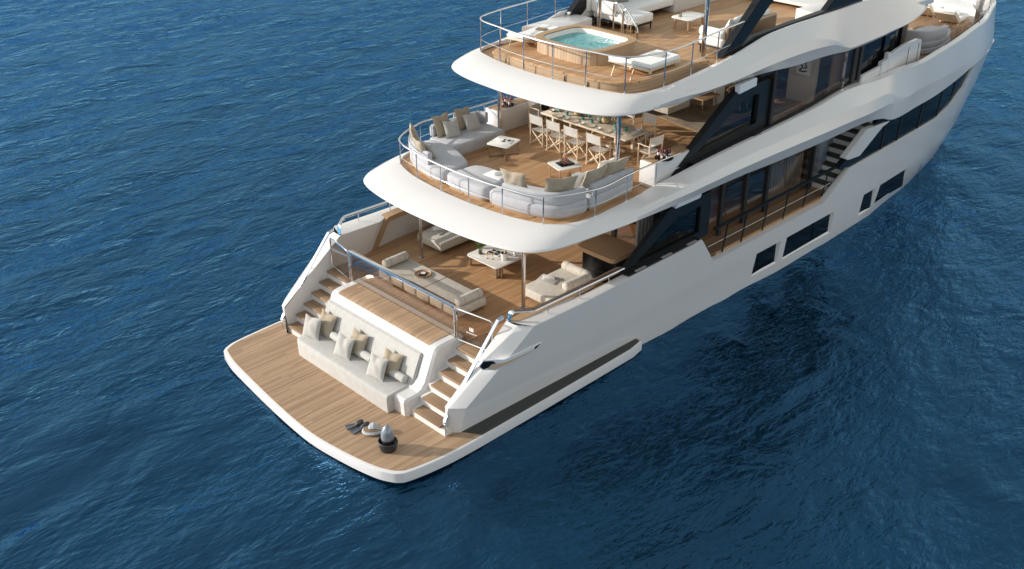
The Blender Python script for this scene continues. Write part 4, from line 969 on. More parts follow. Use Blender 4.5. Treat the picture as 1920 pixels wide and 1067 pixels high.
c = P(965, 480, z=zz); bm = new(); lathe(bm, [(.035, 0), (.038, .01), (.038, .12), (.03, .13)], (0, 0, 0), 14); o = bpy.data.objects.new('candle', mesh('candle', bm, 'canvas')); COL.objects.link(o); o.location = (c.x, c.y, zz); tag(o, 'white pillar candle on the marble table by the steel pillar', 'candle')

# ---- bar
t = thing('bar_counter', 'bar counter with a rounded wooden top on a black base', 'bar counter', (0, -2.3, ZM))
bm = new(); prism(bm, rrect(.10, -2.34, 1.14, 1.36, .16), ZM+.74, ZM+.86, .015, vert_bev=False); obj('counter_top', bm, 'walnut', t)
bm = new(); prism(bm, rrect(.14, -2.36, .98, 1.22, .12), ZM, ZM+.74); obj('counter_base', bm, 'black', t)

# ================================================================ UPPER DECK
def pad(bm, poly, z0, z1, r=.07, seg=3):
    prism(bm, poly, z0, z1, r, seg); return bm
def inset_poly(poly, d):
    cx = sum(p[0] for p in poly)/len(poly); cy = sum(p[1] for p in poly)/len(poly)
    out = []
    for x, y in poly:
        L = hypot(x-cx, y-cy); out.append((x-(x-cx)/L*d, y-(y-cy)/L*d))
    return out
def sofa(label, seat, backs, group='modules of the curved sofa on the upper deck', throw=None):
    cx = sum(p[0] for p in seat)/len(seat); cy = sum(p[1] for p in seat)/len(seat)
    t = thing('sofa_module', label, 'sofa', (cx, cy, ZU), group)
    bm = new(); prism(bm, inset_poly(seat, .06), ZU, ZU+.06); obj('plinth', bm, 'walnut', t)
    bm = new(); softpad(bm, seat, ZU+.045, ZU+.41, .085, .015); so_ = obj('seat', bm, 'greyfab', t, 50)
    bm = new(); tube(bm, [(x, y, ZU+.405-.085*.3) for x, y in offset(seat, .022)], .006, 5, True); obj('piping', bm, 'greyfab', so_)
    for path, th, h in backs:
        pp = spline([(x, y, 0) for x, y in path], 4); n = len(pp); out_, in_ = [], []
        for i, p in enumerate(pp):
            d = (pp[min(n-1, i+1)]-pp[max(0, i-1)]).normalized(); nn = Vector((-d.y, d.x, 0)); out_.append(p+nn*th/2); in_.append(p-nn*th/2)
        poly = [(p.x, p.y) for p in out_]+[(p.x, p.y) for p in reversed(in_)]
        bm = new(); softpad(bm, poly, ZU+.39, ZU+h, .055); obj('backrest', bm, 'greyfab', t, 50)
    return t
sofa('straight grey sofa module along the far rail, left of the dining table', rrect(-.55, 2.56, 2.05, 1.10, .10), [([(-1.45, 3.10), (.1, 3.10), (.36, 3.02), (.44, 2.80)], .14, .74)])
sofa('curved grey sofa module at the far corner of the upper deck rail', [(p.x, p.y) for p in spline([(-1.60, 2.95), (-2.35, 2.93), (-2.72, 2.45), (-2.92, 1.75), (-3.0, 1.20), (-2.86, .86), (-2.35, .82), (-2.02, .95), (-1.80, 1.35), (-1.57, 2.0)], 4, True)], [([(-2.30, 2.96), (-2.58, 2.62), (-2.80, 1.95), (-2.88, 1.50)], .14, .74)])
sofa('backless grey ottoman between the two curved sofa ends', [(p.x, p.y) for p in spline([(-2.95, .74), (-3.03, .2), (-3.03, -.35), (-2.92, -.72), (-2.45, -.72), (-1.98, -.66), (-1.86, -.2), (-1.88, .35), (-2.05, .66), (-2.5, .72)], 4, True)], [])
sofa('curved grey sofa module at the near corner of the upper deck rail', [(p.x, p.y) for p in spline([(-2.93, -.86), (-2.98, -1.3), (-2.86, -1.95), (-2.66, -2.5), (-2.38, -2.84), (-1.98, -2.97), (-1.56, -2.97), (-1.50, -2.4), (-1.75, -1.9), (-1.95, -1.4), (-2.1, -.95), (-2.5, -.84)], 4, True)], [([(-2.86, -1.30), (-2.76, -1.90), (-2.56, -2.46), (-2.26, -2.78), (-1.62, -2.90)], .15, .73)])
sofa('straight grey sofa module along the near rail, beside the bottle cabinet', rrect(-.62, -2.48, 1.72, 1.04, .10), [([(-1.40, -2.92), (.20, -2.92)], .15, .73)])
ZC = ZU+.41
C = 'cushions on the upper deck sofa'
for lab, x, y, wd, face, tl, mt, rl in (
    ('tall sand cushion on the far sofa, nearest the steel pillar', -.35, 2.86, .58, 270, 18, 'beige', 3), ('dove grey cushion on the far sofa, in front of the sand cushion by the pillar', -.22, 2.60, .50, 262, 28, 'pgrey', -4),
    ('tall sand cushion in the middle of the far straight sofa', -1.12, 2.86, .58, 270, 18, 'beige', -3), ('dove grey cushion on the far sofa, in front of its middle sand cushion', -1.05, 2.58, .50, 268, 30, 'pgrey', 4),
    ('sand cushion upright in the far curved corner, beside the rail bend', -2.20, 2.78, .56, 320, 18, 'beige', -3), ('sand cushion leaning on the curved back at the far corner', -2.66, 1.92, .56, 350, 22, 'beige', 2), ('dove grey cushion in front of the curved back at the far corner', -2.46, 1.92, .48, 352, 30, 'pgrey', -3),
    ('sand cushion on the near curved sofa, nearest the ottoman', -2.62, -1.55, .62, 15, 20, 'beige', 2), ('sand cushion on the near curved sofa, at the middle of its bend', -2.18, -2.52, .70, 62, 22, 'beige', -2),
    ('sand cushion on the near straight sofa, at its aft end', -1.20, -2.68, .70, 92, 22, 'beige', 2), ('white cushion squeezed behind the sand one on the near straight sofa', -1.36, -2.56, .46, 60, 20, 'canvas', 5), ('sand cushion on the near straight sofa, beside the bottle cabinet', -.34, -2.66, .72, 90, 24, 'beige', -2), ('white cushion on the near straight sofa, nearest the steel pillar', -.28, -2.36, .48, 80, 26, 'canvas', 2)):
    near = y < -1; cushion(lab, (x, y, ZC+(.10 if near else -.02)), wd*(1.22 if near else 1.06), (.66 if mt == 'beige' else .54), .20, face, tl, mt, C, rl)
th_ = book('folded white blanket on the corner of the ottoman', (-2.15, -.30, ZC), .42, .55, .1, .025, 'canvas', 'blanket'); th_.name = 'blanket'
t_ = thing('rolled_towel', 'rolled white towel on the blanket of the ottoman', 'towel', (-2.1, -.3, ZC+.03)); bm = new(); bolster(bm, (-2.27, -.30, ZC+.075), (-1.97, -.42, ZC+.075), .05); obj('roll', bm, 'canvas', t_, 50)

t1 = table('side_table', 'white topped side table before the far sofa, with a magazine on it', (-.30, 1.32), .78, .70, ZU+.42, radians(15), .022, 'stone', 'bronze', .07, 'cross', ZU, 'side tables on the upper deck', .014, .07)
t2 = table('side_table', 'white topped side table before the near sofa, with a black tray', (-.30, -1.04), .76, .68, ZU+.42, radians(-16), .022, 'stone', 'walnut', .07, 'cross', ZU, 'side tables on the upper deck', .016, .07)
m1 = book('magazine with black shapes on its cover, on the far side table', (-.25, 1.30, ZU+.421), .34, .40, .45, .012, 'paper', 'magazine')
for k, (x, y, a, b2) in enumerate(((.06, -.09, .12, .09), (.06, .05, .16, .05), (-.07, .04, .06, .12))):
    bm = new(); box(bm, (x, y, .0135), (a, b2, .003)); o = bpy.data.objects.new('cover_mark', mesh('cover_mark', bm, 'ink')); COL.objects.link(o); o.parent = m1
t = thing('tray', 'square black tray on the near side table', 'tray', (-.30, -1.04, ZU+.421)); bm = new(); prism(bm, rrect(-.30, -1.04, .42, .34, .02, radians(-16)), ZU+.421, ZU+.445, .004); obj('plate', bm, 'black', t)
def bottle(label, c, h, r, mat, group, name='bottle'):
    t = thing(name, label, 'bottle', c, group)
    bm = new(); lathe(bm, [(r*.95, 0), (r, .01), (r, h*.55), (r*.35, h*.75), (r*.32, h*.97), (r*.36, h)], c, 12); obj('body', bm, mat, t)
    bm = new(); lathe(bm, [(r*1.02, h*.18), (r*1.02, h*.42)], c, 12); obj('label_band', bm, 'paper', t)
def goblet(label, c, h, r, mat, group):
    bm = new(); lathe(bm, [(r*.8, 0), (r*.8, .004), (.005, .01), (.005, h*.45), (r*.8, h*.6), (r, h*.8), (r*.8, h), (r*.75, h), (r*.6, h*.62)], (0, 0, 0), 12)
    o = bpy.data.objects.new('goblet', mesh('goblet', bm, mat)); COL.objects.link(o); o.location = c; tag(o, label, 'glass', group)
for k in range(4):
    q = 1.57*k+.4; goblet('rose tinted goblet on the square black tray', (-.30+.07*cos(q), -1.04+.07*sin(q), ZU+.446), .13, .04, 'amber', 'goblets on the black tray')
bm = new(); lathe(bm, [(.06, 0), (.065, .02), (.05, .1), (.014, .15), (.012, .24), (.03, .27)], (0, 0, 0), 14); o = bpy.data.objects.new('decanter', mesh('decanter', bm, 'glass')); COL.objects.link(o); o.location = (-.40, -1.0, ZU+.446); tag(o, 'clear tall necked decanter on the square black tray', 'decanter')

# cabinets
def cabinet(label, x0, x1, y0, y1, h):
    t = thing('bar_cabinet', label, 'cabinet', ((x0+x1)/2, (y0+y1)/2, ZU), 'cabinets by the upper deck rails')
    bm = new(); box(bm, ((x0+x1)/2, (y0+y1)/2, ZU+h/2), (x1-x0, y1-y0, h), .02); obj('carcass', bm, 'white', t)
    bm = new(); prism(bm, [(x0+.05, y0+.05), (x1-.05, y0+.05), (x1-.05, y1-.05), (x0+.05, y1-.05)], ZU+h, ZU+h+.012, .003); obj('worktop', bm, 'walnut', t)
cabinet('white cabinet with a wooden top along the far side of the dining table', .78, 2.6, 2.68, 3.22, .70)
cabinet('white cabinet with a wooden top behind the near black strut, holding red bottles', .80, 2.5, -3.22, -2.70, .70)
def bottletray(label, c, r, n, mats, group, lab):
    t = thing('tray', label, 'tray', c); bm = new(); lathe(bm, [(r, 0), (r*1.05, .02), (r, .02), (r*.95, .008)], c, 24); obj('dish', bm, 'black', t)
    for k in range(n):
        q = 2.4*k; e = r*.82*sqrt((k+.5)/n); bottle(lab, (c[0]+e*cos(q), c[1]+e*sin(q), c[2]+.012), random.uniform(.22, .31), .032, mats[k % len(mats)], group)
c = P(1248, 297, z=ZU+.72); bottletray('dark tray of red bottles on the near cabinet', (c.x, c.y+.05, ZU+.713), .24, 9, ('red', 'red', 'black', 'red', 'amber'), 'red bottles on the near cabinet', 'small red bottle with a pale label on the near cabinet tray')
c = P(949, 196, z=ZU+.72); bottletray('dark round tray of rose bottles on the far cabinet', (c.x, c.y, ZU+.713), .24, 6, ('amber', 'red'), 'rose bottles on the far cabinet', 'small rose bottle on the far cabinet tray')
for i, px in enumerate(((946, 190), (957, 189))): c = P(*px, z=ZU+.72); bm = new(); lathe(bm, [(.04, 0), (.045, .02), (.012, .1), (.01, .26), (.03, .30), (.03, .36), (.01, .38)], (0, 0, 0), 12); o = bpy.data.objects.new('decanter', mesh('decanter', bm, 'amber' if i else 'glass')); COL.objects.link(o); o.location = (c.x, c.y, ZU+.74); tag(o, ('rose' if i else 'clear')+' tall decanter among the bottles on the far cabinet', 'decanter')

# dining table
TZ = ZU+.72; TX, TY = 2.10, .10
t = thing('dining_table', 'long pale wooden dining table laid for ten on the upper deck', 'table', (TX, TY, ZU))
bm = new(); box(bm, (TX, TY, TZ-.025), (.98, 3.24, .05), .008); obj('tabletop', bm, simple('pale_oak', (.66, .57, .46), .45, var=.06, vscale=5), t)
for y in (TY-1.2, TY+1.2):
    for x in (TX-.38, TX+.38): bm = new(); box(bm, (x, y, ZU+.335), (.08, .08, .67), .008); obj('leg', bm, 'wood', t)
    bm = new(); box(bm, (TX, y, ZU+.60), (.7, .06, .08)); obj('apron', bm, 'wood', t)
bm = new(); box(bm, (TX, TY, ZU+.14), (.06, 2.4, .07)); obj('stretcher', bm, 'wood', t)
# director chairs
def make_chair():
    t = thing('director_chair', '', 'chair', (0, 0, 0), 'director chairs round the dining table')
    W = .245
    for s_ in (1, -1):
        bm = new(); bar(bm, (-.24, s_*W, .02), (.24, s_*W, .02), .035, .035); obj('foot_rail', bm, 'wood', t)
        bm = new(); tube(bm, [(-.21, s_*W, .03), (-.215, s_*W, .60), (-.25, s_*W, .93)], .018, 8); obj('back_post', bm, 'wood', t)
        bm = new(); tube(bm, [(.20, s_*W, .03), (.20, s_*W, .64)], .018, 8); obj('front_post', bm, 'wood', t)
        bm = new(); tube(bm, spline([(-.22, s_*W, .66), (-.05, s_*W, .65), (.12, s_*W, .655), (.23, s_*W, .64)], 3), .022, 8, flat=.6); obj('armrest', bm, 'wood', t)
        bm = new(); bar(bm, (-.2, s_*(W-.035), .43), (.2, s_*(W-.035), .43), .03, .03); obj('seat_rail', bm, 'wood', t)
    for x in (-.17, .17):
        for s_ in (1, -1): bm = new(); bar(bm, (x+.012*s_, s_*W, .04), (x+.012*s_, -s_*(W-.03), .43), .018, .034); obj('cross_leg', bm, 'wood', t)
    bm = new(); rows = [[(x, y, .452-.018*(1-(y/.23)**2)+k) for y in (-.23, -.12, 0, .12, .23)] for x, k in ((-.19, 0), (0, -.004), (.19, 0))]; V = loft(bm, rows)
    bmesh.ops.solidify(bm, geom=bm.faces[:], thickness=.012); obj('canvas_seat', bm, 'canvas', t, 50)
    bm = new(); rows = [[(-.225-.12*(z-.66)-.02*(1-(y/.26)**2), y, z) for y in (-.262, -.13, 0, .13, .262)] for z in (.66, .80, .93)]; loft(bm, rows)
    bmesh.ops.solidify(bm, geom=bm.faces[:], thickness=.02); obj('canvas_back', bm, 'canvas', t, 50)
    return t
ch = make_chair(); ch.location = (1.12, 1.20, ZU); ch['label'] = 'director chair on the aft side of the dining table, first from the far cabinet'
GC = 'director chairs round the dining table'
for x, y, rz, lab in ((1.12, .53, 0, 'aft side of the dining table, second from the far cabinet'), (1.12, -.15, 0, 'aft side of the dining table, third from the far cabinet'), (1.13, -.98, 0, 'aft side of the dining table, beside the near steel pillar'),
                      (3.05, 1.20, 180, 'forward side of the dining table, half hidden near the far cabinet'), (3.05, .50, 180, 'forward side of the dining table, half hidden behind the gourds'), (3.05, -.22, 180, 'forward side of the dining table, just behind the near pillar'), (3.05, -1.02, 180, 'forward side of the dining table, nearest the indoor rug'),
                      (2.1, 2.22, -92, 'far end of the dining table, before the white cabinet'), (2.05, -2.05, 84, 'near end of the dining table, beside the red bottles')):
    dup(ch, (x, y, ZU), radians(rz), 'director chair at the '+lab, GC)
# tableware
c3 = lambda x, y: P(960+x/5.333, 160+y/5.333, z=TZ)
def ware(name, label, cat, prof, mat, pts, group, n=16):
    bm = new(); lathe(bm, prof, (0, 0, 0), n); me = mesh(name, bm, mat)
    for p in pts: o = bpy.data.objects.new(name, me); COL.objects.link(o); o.location = (p.x, p.y, TZ+.001); tag(o, label, cat, group)
ware('dinner_plate', 'sand coloured dinner plate laid on the dining table', 'plate', [(.08, 0), (.09, .004), (.165, .018), (.165, .024), (.09, .012)], 'plate', [c3(*p) for p in ((455, 310), (615, 362), (778, 410), (940, 462), (1180, 490))]+[Vector((2.42, y, 0)) for y in (1.25, .6, -.05, -.7)]+[Vector((2.1, 1.52, 0))], 'dinner plates on the dining table', 24)
ware('bowl', 'small white bowl beside a plate on the dining table', 'bowl', [(.04, 0), (.05, .004), (.085, .05), (.08, .05), (.04, .012)], 'porcelain', [c3(*p) for p in ((395, 262), (530, 345), (690, 390), (857, 442), (1030, 488), (1255, 462), (1215, 488))], 'bowls on the dining table')
ware('drinking_glass', 'teal drinking glass standing on the dining table', 'glass', [(.034, 0), (.04, .008), (.045, .10), (.04, .10), (.034, .02)], 'teal', [c3(*p) for p in ((478, 265), (552, 300), (710, 345), (773, 325), (800, 378), (1040, 455), (1140, 458), (1035, 412), (600, 262))], 'teal glasses on the dining table', 12)
ware('candle', 'white round candle on the dining table', 'candle', [(.03, 0), (.045, .03), (.045, .06), (.02, .085)], 'canvas', [c3(*p) for p in ((580, 335), (660, 240), (1060, 425))], 'candles on the dining table', 12)
for i, (px, r, mt) in enumerate((((652, 305), .10, 'gourd2'), ((690, 292), .12, 'gourd'), ((885, 372), .11, 'gourd'), ((930, 380), .12, 'gourd2'), ((955, 360), .10, 'gourd'), ((760, 300), .07, 'gourd2'))):
    p = c3(*px); t = thing('gourd', '%s decorative gourd on the dining table, %s' % ('ochre' if mt == 'gourd2' else 'grey green', ('at the left of the far pair', 'at the right of the far pair', 'first of the near cluster', 'in the middle of the near cluster', 'last of the near cluster', 'small, between the two clusters')[i]), 'gourd', (p.x, p.y, TZ), 'gourds on the dining table')
    bm = new(); n = 20; rows = []
    for a in range(9):
        q = -pi/2+pi*a/8; rows.append([(p.x+r*max(.04, cos(q))*(1+.07*cos(5*2*pi*k/n*2))*cos(2*pi*k/n), p.y+r*max(.04, cos(q))*(1+.07*cos(5*2*pi*k/n*2))*sin(2*pi*k/n), TZ+r*.78+r*.78*sin(q)) for k in range(n)])
    V = loft(bm, rows, True); bm.faces.new(V[0]); bm.faces.new(V[-1]); obj('flesh', bm, mt, t, 70)
    bm = new(); tube(bm, [(p.x, p.y, TZ+r*1.5), (p.x+.01, p.y, TZ+r*1.56+.03)], .012, 6); obj('stalk', bm, 'walnut', t)
for i, px in enumerate(((575, 270), (740, 262), (830, 325), (1000, 375))):
    p = c3(*px); t = thing('dried_flowers', 'bunch of pale dried stems on the dining table', 'dried flowers', (p.x, p.y, TZ), 'dried flowers on the dining table')
    bm = new()
    for k in range(16):
        q = random.uniform(0, 6.28); e = random.uniform(.05, .2); h = random.uniform(.04, .16); a = Vector((p.x, p.y, TZ+.02)); b_ = Vector((p.x+e*cos(q), p.y+e*sin(q), TZ+h)); tube(bm, [a, b_], .004, 5); lathe(bm, [(.004, -.012), (.016, 0), (.004, .014)], b_, 6)
    obj('stems', bm, 'plate', t)

# inside the upper lounge
bm = new(); prism(bm, [(5.0, -2.6), (9.0, -2.6), (9.0, 1.6), (5.6, 1.6)], ZU+.001, ZU+.012); rg = bpy.data.objects.new('rug', mesh('rug', bm, 'rug')); COL.objects.link(rg); tag(rg, 'brown woven rug with a pale worn patch in the upper lounge', 'rug')
t = thing('bench', 'long low cream bench with thin legs on the lounge rug', 'bench', (5.8, .5, ZU))
bm = new(); box(bm, (5.80, .75, ZU+.33), (1.12, 1.9, .20), .02); obj('seat', bm, 'stripefab', t)
for x in (5.3, 6.3):
    for y in (-.16, 1.65): bm = new(); tube(bm, [(x, y, ZU+.012), (x, y, ZU+.24)], .014, 6); obj('leg', bm, 'bronze', t)
table('low_table', 'wooden low table with splayed legs deep in the upper lounge', (7.1, -.1), .9, .8, ZU+.42, 0, .03, 'walnut', 'walnut', .05, 'legs', ZU, None, .025)
t = thing('armchair', 'curved wooden armchair beside the lounge column', 'armchair', (7.8, -1.0, ZU))
bm = new(); tube(bm, spline([(7.5, -.75, ZU+.62), (7.75, -.72, ZU+.68), (8.05, -.9, ZU+.7), (8.05, -1.2, ZU+.68), (7.8, -1.35, ZU+.64), (7.5, -1.32, ZU+.6)], 4), .03, 8); obj('arm_hoop', bm, 'wood', t)
bm = new(); box(bm, (7.75, -1.03, ZU+.40), (.5, .5, .09), .03); obj('seat', bm, 'plaster', t)
for x, y in ((7.55, -.8), (7.55, -1.26), (7.98, -.82), (7.98, -1.24)): bm = new(); tube(bm, [(x, y, ZU+.01), (x, y, ZU+.62)], .018, 6); obj('leg', bm, 'wood', t)
bm = new()
for k in range(8): tube(bm, [(7.55+.07*k, -.28+.03*(k % 2), ZU), (7.55+.07*k, -.28+.03*(k % 2), 6.5)], .05, 6)
ypart('lounge_curtain', bm, 'canvas')

# ================================================================ SUN DECK
t = thing('hot_tub', 'square wooden hot tub with bright turquoise water on the sun deck', 'hot tub', (1.6, .1, 7.15))
tc_ = (1.66, .10)
def superell(a, b, n=40, e=4.6): return [(tc_[0]+a*abs(cos(q))**(2/e)*(1 if cos(q) > 0 else -1), tc_[1]+b*abs(sin(q))**(2/e)*(1 if sin(q) > 0 else -1)) for q in [2*pi*k/n for k in range(n)]]
zt = 7.55
ou, inn, wl = superell(1.06, 1.24), superell(.86, 1.03), superell(.80, .97)
bm = new(); o1 = superell(1.0, 1.18); loft(bm, [[(x, y, 7.14) for x, y in o1], [(x, y, zt-.05) for x, y in o1]], True); obj('cladding', bm, 'teak_v', t)
bm = new(); loft(bm, [[(x, y, zt-.055) for x, y in o1], [(x, y, zt-.05) for x, y in ou], [(x, y, zt-.008) for x, y in ou], [(x, y, zt) for x, y in superell(1.05, 1.23)], [(x, y, zt) for x, y in inn], [(x, y, zt-.04) for x, y in inn]], True); obj('rim', bm, 'walnut', t)
bm = new(); V = loft(bm, [[(x, y, zt-.03) for x, y in superell(.862, 1.032)], [(x, y, zt-.30) for x, y in wl]], True); obj('basin', bm, 'porcelain', t)
bm = new(); nn = 30; 
ctr = bm.verts.new((*tc_, zt-.16)); R_ = [[bm.verts.new((tc_[0]+(x-tc_[0])*f, tc_[1]+(y-tc_[1])*f, zt-.16+.012*sin(9*f*(x-tc_[0])+3*y)*(f < 1))) for x, y in superell(.835, 1.0)] for f in (.25, .5, .75, 1)]
for k in range(40): bm.faces.new((ctr, R_[0][k], R_[0][(k+1) % 40]))
for a, b_ in zip(R_, R_[1:]):
    for k in range(40): bm.faces.new((a[k], a[(k+1) % 40], b_[(k+1) % 40], b_[k]))
obj('tub_water', bm, 'pool', t, 80)
bm = new(); lathe(bm, [(.42, 0), (.42, .13), (.40, .15)], (2.75, -.95, ZS), 28); ypart('tub_step', bm, 'walnut')

def lounger(label, c, face, zf, back=38, flat=1.15, bk=.75, wd=.72):
    """mattress: flat part then raised back; face = direction of the feet"""
    t = thing('sun_lounger', label, 'sun lounger', c, 'sun loungers')
    mt = Matrix.Translation(c) @ Matrix.Rotation(radians(face), 4, 'Z')
    h = .20
    def seg(bm, x0, z0, x1, z1, th, w_, bev):
        L = hypot(x1-x0, z1-z0); a = atan2(z1-z0, x1-x0); tt = new(); bmesh.ops.create_cube(tt, size=1); bmesh.ops.scale(tt, vec=(L, w_, th), verts=tt.verts)
        if bev: bmesh.ops.bevel(tt, geom=tt.edges[:], offset=bev, segments=3, affect='EDGES')
        join(bm, tt, mt @ Matrix.Translation(((x0+x1)/2, 0, (z0+z1)/2)) @ Matrix.Rotation(-a, 4, 'Y'))
    bx_, bz_ = -bk*cos(radians(back)), bk*sin(radians(back))
    bm = new(); seg(bm, 0, h, flat, h, .13, wd, .04); obj('mattress', bm, 'canvas', t, 50)
    bm = new(); seg(bm, bx_-.02, h+bz_+.02, .04, h, .13, wd, .04); obj('back_mattress', bm, 'canvas', t, 50)
    bm = new(); seg(bm, -.02, h-.09, flat, h-.09, .05, wd-.02, 0); seg(bm, bx_, h+bz_-.08, .0, h-.09, .05, wd-.02, 0); obj('frame', bm, 'wood', t)
    for s_ in (1, -1):
        bm = new(); tube(bm, [mt @ Vector((bx_*.75, s_*wd*.38, h+bz_*.72-.08)), mt @ Vector((bx_*.95, s_*wd*.38, 0))], .012, 6); obj('prop', bm, 'bronze', t)
        for x in (.12, flat-.12): bm = new(); box(bm, mt @ Vector((x, s_*wd*.4, .05)), (.05, .05, .1)); obj('foot', bm, 'wood', t)
    return t
lounger('white sun lounger with raised back on the near side of the hot tub', (1.22, -2.12, 7.15), 2, 7.15, 20, 1.35, .80, .80)
lounger('white sun lounger on the far side of the hot tub, partly behind it', (1.05, 1.78, 7.15), 10, 7.15, 14, 1.3, .55, .62)
th_ = book('folded towel lying on the near sun lounger', (2.1, -2.05, 7.42), .34, .42, .3, .03, 'pgrey', 'towel'); th_.name = 'towel'
book('closed brown book on the far sun lounger', (1.75, 1.86, 7.42), .22, .3, .3, .03, 'bronze')

def lsofa(label, boxes, bolst, legs, group='sofas on the sun deck'):
    c = boxes[0][0]; t = thing('sofa', label, 'sofa', (c[0], c[1], ZS), group)
    for nm, cc, ss_, mt in [(b[2], b[0], b[1], b[3]) for b in boxes]: bm = new(); box(bm, cc, ss_, .06 if min(ss_) > .13 else .02, 3); obj(nm, bm, mt, t, 50)
    for p, q in bolst: bm = new(); bolster(bm, p, q, .14); obj('bolster', bm, 'canvas', t, 50)
    for x, y in legs: bm = new(); tube(bm, [(x, y, ZS), (x, y, ZS+.22)], [.018, .028], 8); obj('leg', bm, 'blackmat', t)
    return t
lsofa('long white corner sofa by the grab rails on the sun deck', [((5.35, 1.85, ZS+.36), (.95, 1.65, .26), 'seat', 'canvas'), ((7.2, 2.25, ZS+.36), (2.8, .92, .26), 'seat', 'canvas'), ((6.6, 2.78, ZS+.66), (3.9, .18, .5), 'backrest', 'canvas'), ((4.85, 2.2, ZS+.62), (.16, .9, .4), 'backrest', 'canvas'), ((6.6, 2.35, ZS+.2), (3.7, .9, .07), 'base_frame', 'blackmat'), ((5.35, 1.85, ZS+.2), (.9, 1.6, .07), 'base_frame', 'blackmat')],
      [((5.02, 2.55, ZS+.63), (5.02, 1.6, ZS+.63))], [(4.95, 1.08), (5.76, 1.08), (4.95, 2.6), (8.5, 1.85), (8.5, 2.6), (6.5, 1.85)])
for i, (x, y) in enumerate(((5.55, 2.5), (6.1, 2.55), (6.75, 2.55))): cushion('grey brown cushion on the white corner sofa, %s' % ('nearest the bolster', 'second from the bolster', 'furthest from the bolster')[i], (x, y, ZS+.49), .54, .5, .18, 262-8*i, 22, simple('taupe_fabric', (.30, .27, .235), .95) if i == 0 else bpy.data.materials['taupe_fabric'], 'cushions on the sun deck corner sofa', 4-4*i)
lsofa('white sofa with its back to the near rail of the sun deck', [((5.95, -1.90, ZS+.38), (2.5, .85, .24), 'seat', 'canvas'), ((6.0, -2.34, ZS+.62), (2.4, .18, .5), 'back_shell', 'bronze'), ((5.95, -1.85, ZS+.24), (2.45, .8, .05), 'base_frame', 'blackmat')],
      [((4.82, -1.45, ZS+.62), (4.82, -2.3, ZS+.62))], [(4.78, -1.52), (4.78, -2.26), (7.1, -1.52), (7.1, -2.26)])
for i, x in enumerate((5.25, 5.9, 6.6)): cushion('plump white back cushion on the near sun deck sofa, %s' % ('beside the bolster', 'in the middle', 'nearest the black arch')[i], (x, -2.12, ZS+.50), .68, .56, .26, 90, 16, 'canvas', 'back cushions of the near sun deck sofa', 2-2*i)
for i, x in enumerate((5.45, 6.7)): cushion('cream cushion in front of the white ones, %s' % ('beside the bolster' if i == 0 else 'nearest the black arch'), (x, -1.92, ZS+.50), .5, .46, .18, 95, 24, 'pgrey', 'loose cushions of the near sun deck sofa', 3)
table('side_table', 'small white stool table between the grab rails and the corner sofa', (4.65, 1.02), .42, .42, ZS+.42, radians(8), .025, 'stone', 'walnut', .04, 'legs', ZS, None, .018, .05)
table('coffee_table', 'wooden legged white topped coffee table carrying a lamp on the sun deck', (6.65, .30), 1.0, .72, ZS+.38, radians(3), .03, 'stone', 'walnut', .10, 'legs', ZS, None, .035, .12)
c = (6.35, .42, ZS+.381); t = thing('table_lamp', 'small glass candle lantern on the sun deck coffee table', 'lantern', c)
bm = new(); lathe(bm, [(.05, 0), (.055, .01), (.055, .14), (.05, .14)], c, 14); obj('glass_cylinder', bm, 'glass', t)
bm = new(); lathe(bm, [(.028, .005), (.028, .09)], c, 10); obj('candle', bm, 'canvas', t)

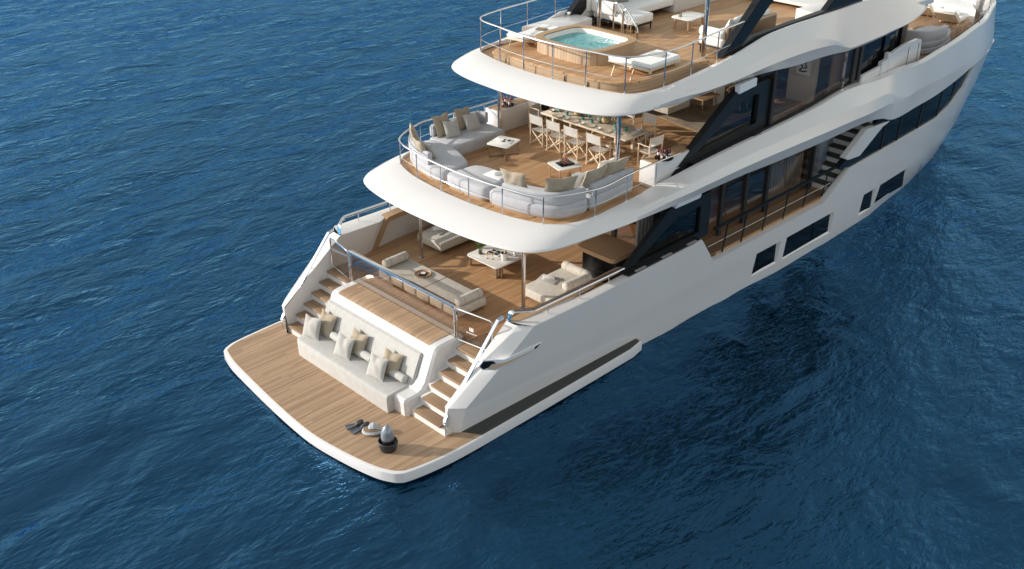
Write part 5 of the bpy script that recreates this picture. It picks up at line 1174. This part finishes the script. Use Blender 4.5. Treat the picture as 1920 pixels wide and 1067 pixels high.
# ================================================================ BOW LOUNGE
t = thing('bow_sofa', 'curved blue grey sofa beside the white wing door on the bow deck', 'sofa', (18.6, -1.8, 4.36))
bs = [(p.x, p.y) for p in spline([(16.9, -1.3), (17.3, -2.35), (18.2, -2.62), (19.3, -2.50), (20.1, -2.1), (19.9, -1.4), (18.4, -1.2)], 4, True)]
bm = new(); softpad(bm, bs, 4.37, 4.60, .06); softpad(bm, offset(bs, .02), 4.59, 4.82, .07, .01); obj('seat', bm, 'greyfab', t, 50)
pp = spline([(17.1, -1.6, 0), (17.45, -2.25, 0), (18.2, -2.48, 0), (18.9, -2.45, 0)], 4); n = len(pp); po, pi_ = [], []
for i, p in enumerate(pp):
    d = (pp[min(n-1, i+1)]-pp[max(0, i-1)]).normalized(); q = Vector((-d.y, d.x, 0)); po.append((p.x+q.x*.1, p.y+q.y*.1)); pi_.append((p.x-q.x*.1, p.y-q.y*.1))
bm = new(); softpad(bm, po+pi_[::-1], 4.80, 5.22, .05); obj('backrest', bm, 'greyfab', t, 50)
t = thing('sun_platform', 'raised wooden sun platform on the bow deck', 'platform', (21, -.8, 4.36))
bm = new(); prism(bm, [(19.2, -1.95), (19.7, -2.36), (21.8, -2.1), (22.9, -1.4), (22.9, 1.4), (21.8, 2.1), (19.2, 1.95)], 4.36, 4.78, .02); obj('deck', bm, 'teak', t)
lounger('white mattress lounger with a cream back on the bow platform, nearest the rail', (20.75, -1.72, 4.78), 8, 4.78, 30, 1.1, .9, .85)
lounger('white mattress lounger on the bow platform, further from the rail', (21.1, -.55, 4.78), 8, 4.78, 30, 1.1, .9, .85)
book('round stack of towels on the bow lounger nearest the rail', (21.35, -1.7, 5.06), .35, .3, .4, .10, 'canvas', 'towels').name = 'towel_stack'
lounger('white mattress lounger on the bow platform, at the far side', (21.1, .7, 4.78), 8, 4.78, 30, 1.1, .9, .85)
t = thing('bow_bench', 'white bench built along the front of the bow deck', 'bench', (23.6, -.4, 4.36)); bm = new(); prism(bm, [(23.2, -1.7), (24.2, -1.1), (24.6, 0), (24.2, 1.1), (23.2, 1.7)], 4.36, 4.9, .05, 3); obj('seat', bm, 'canvas', t, 50)
bm = new(); prism(bm, [(23.9, -1.35), (24.5, -.8), (24.9, 0), (24.5, .8), (23.9, 1.35), (24.2, 1.4), (24.8, .9), (25.1, 0), (24.8, -.9), (24.2, -1.4)], 4.7, 5.15, .03); obj('backrest', bm, 'white', t)
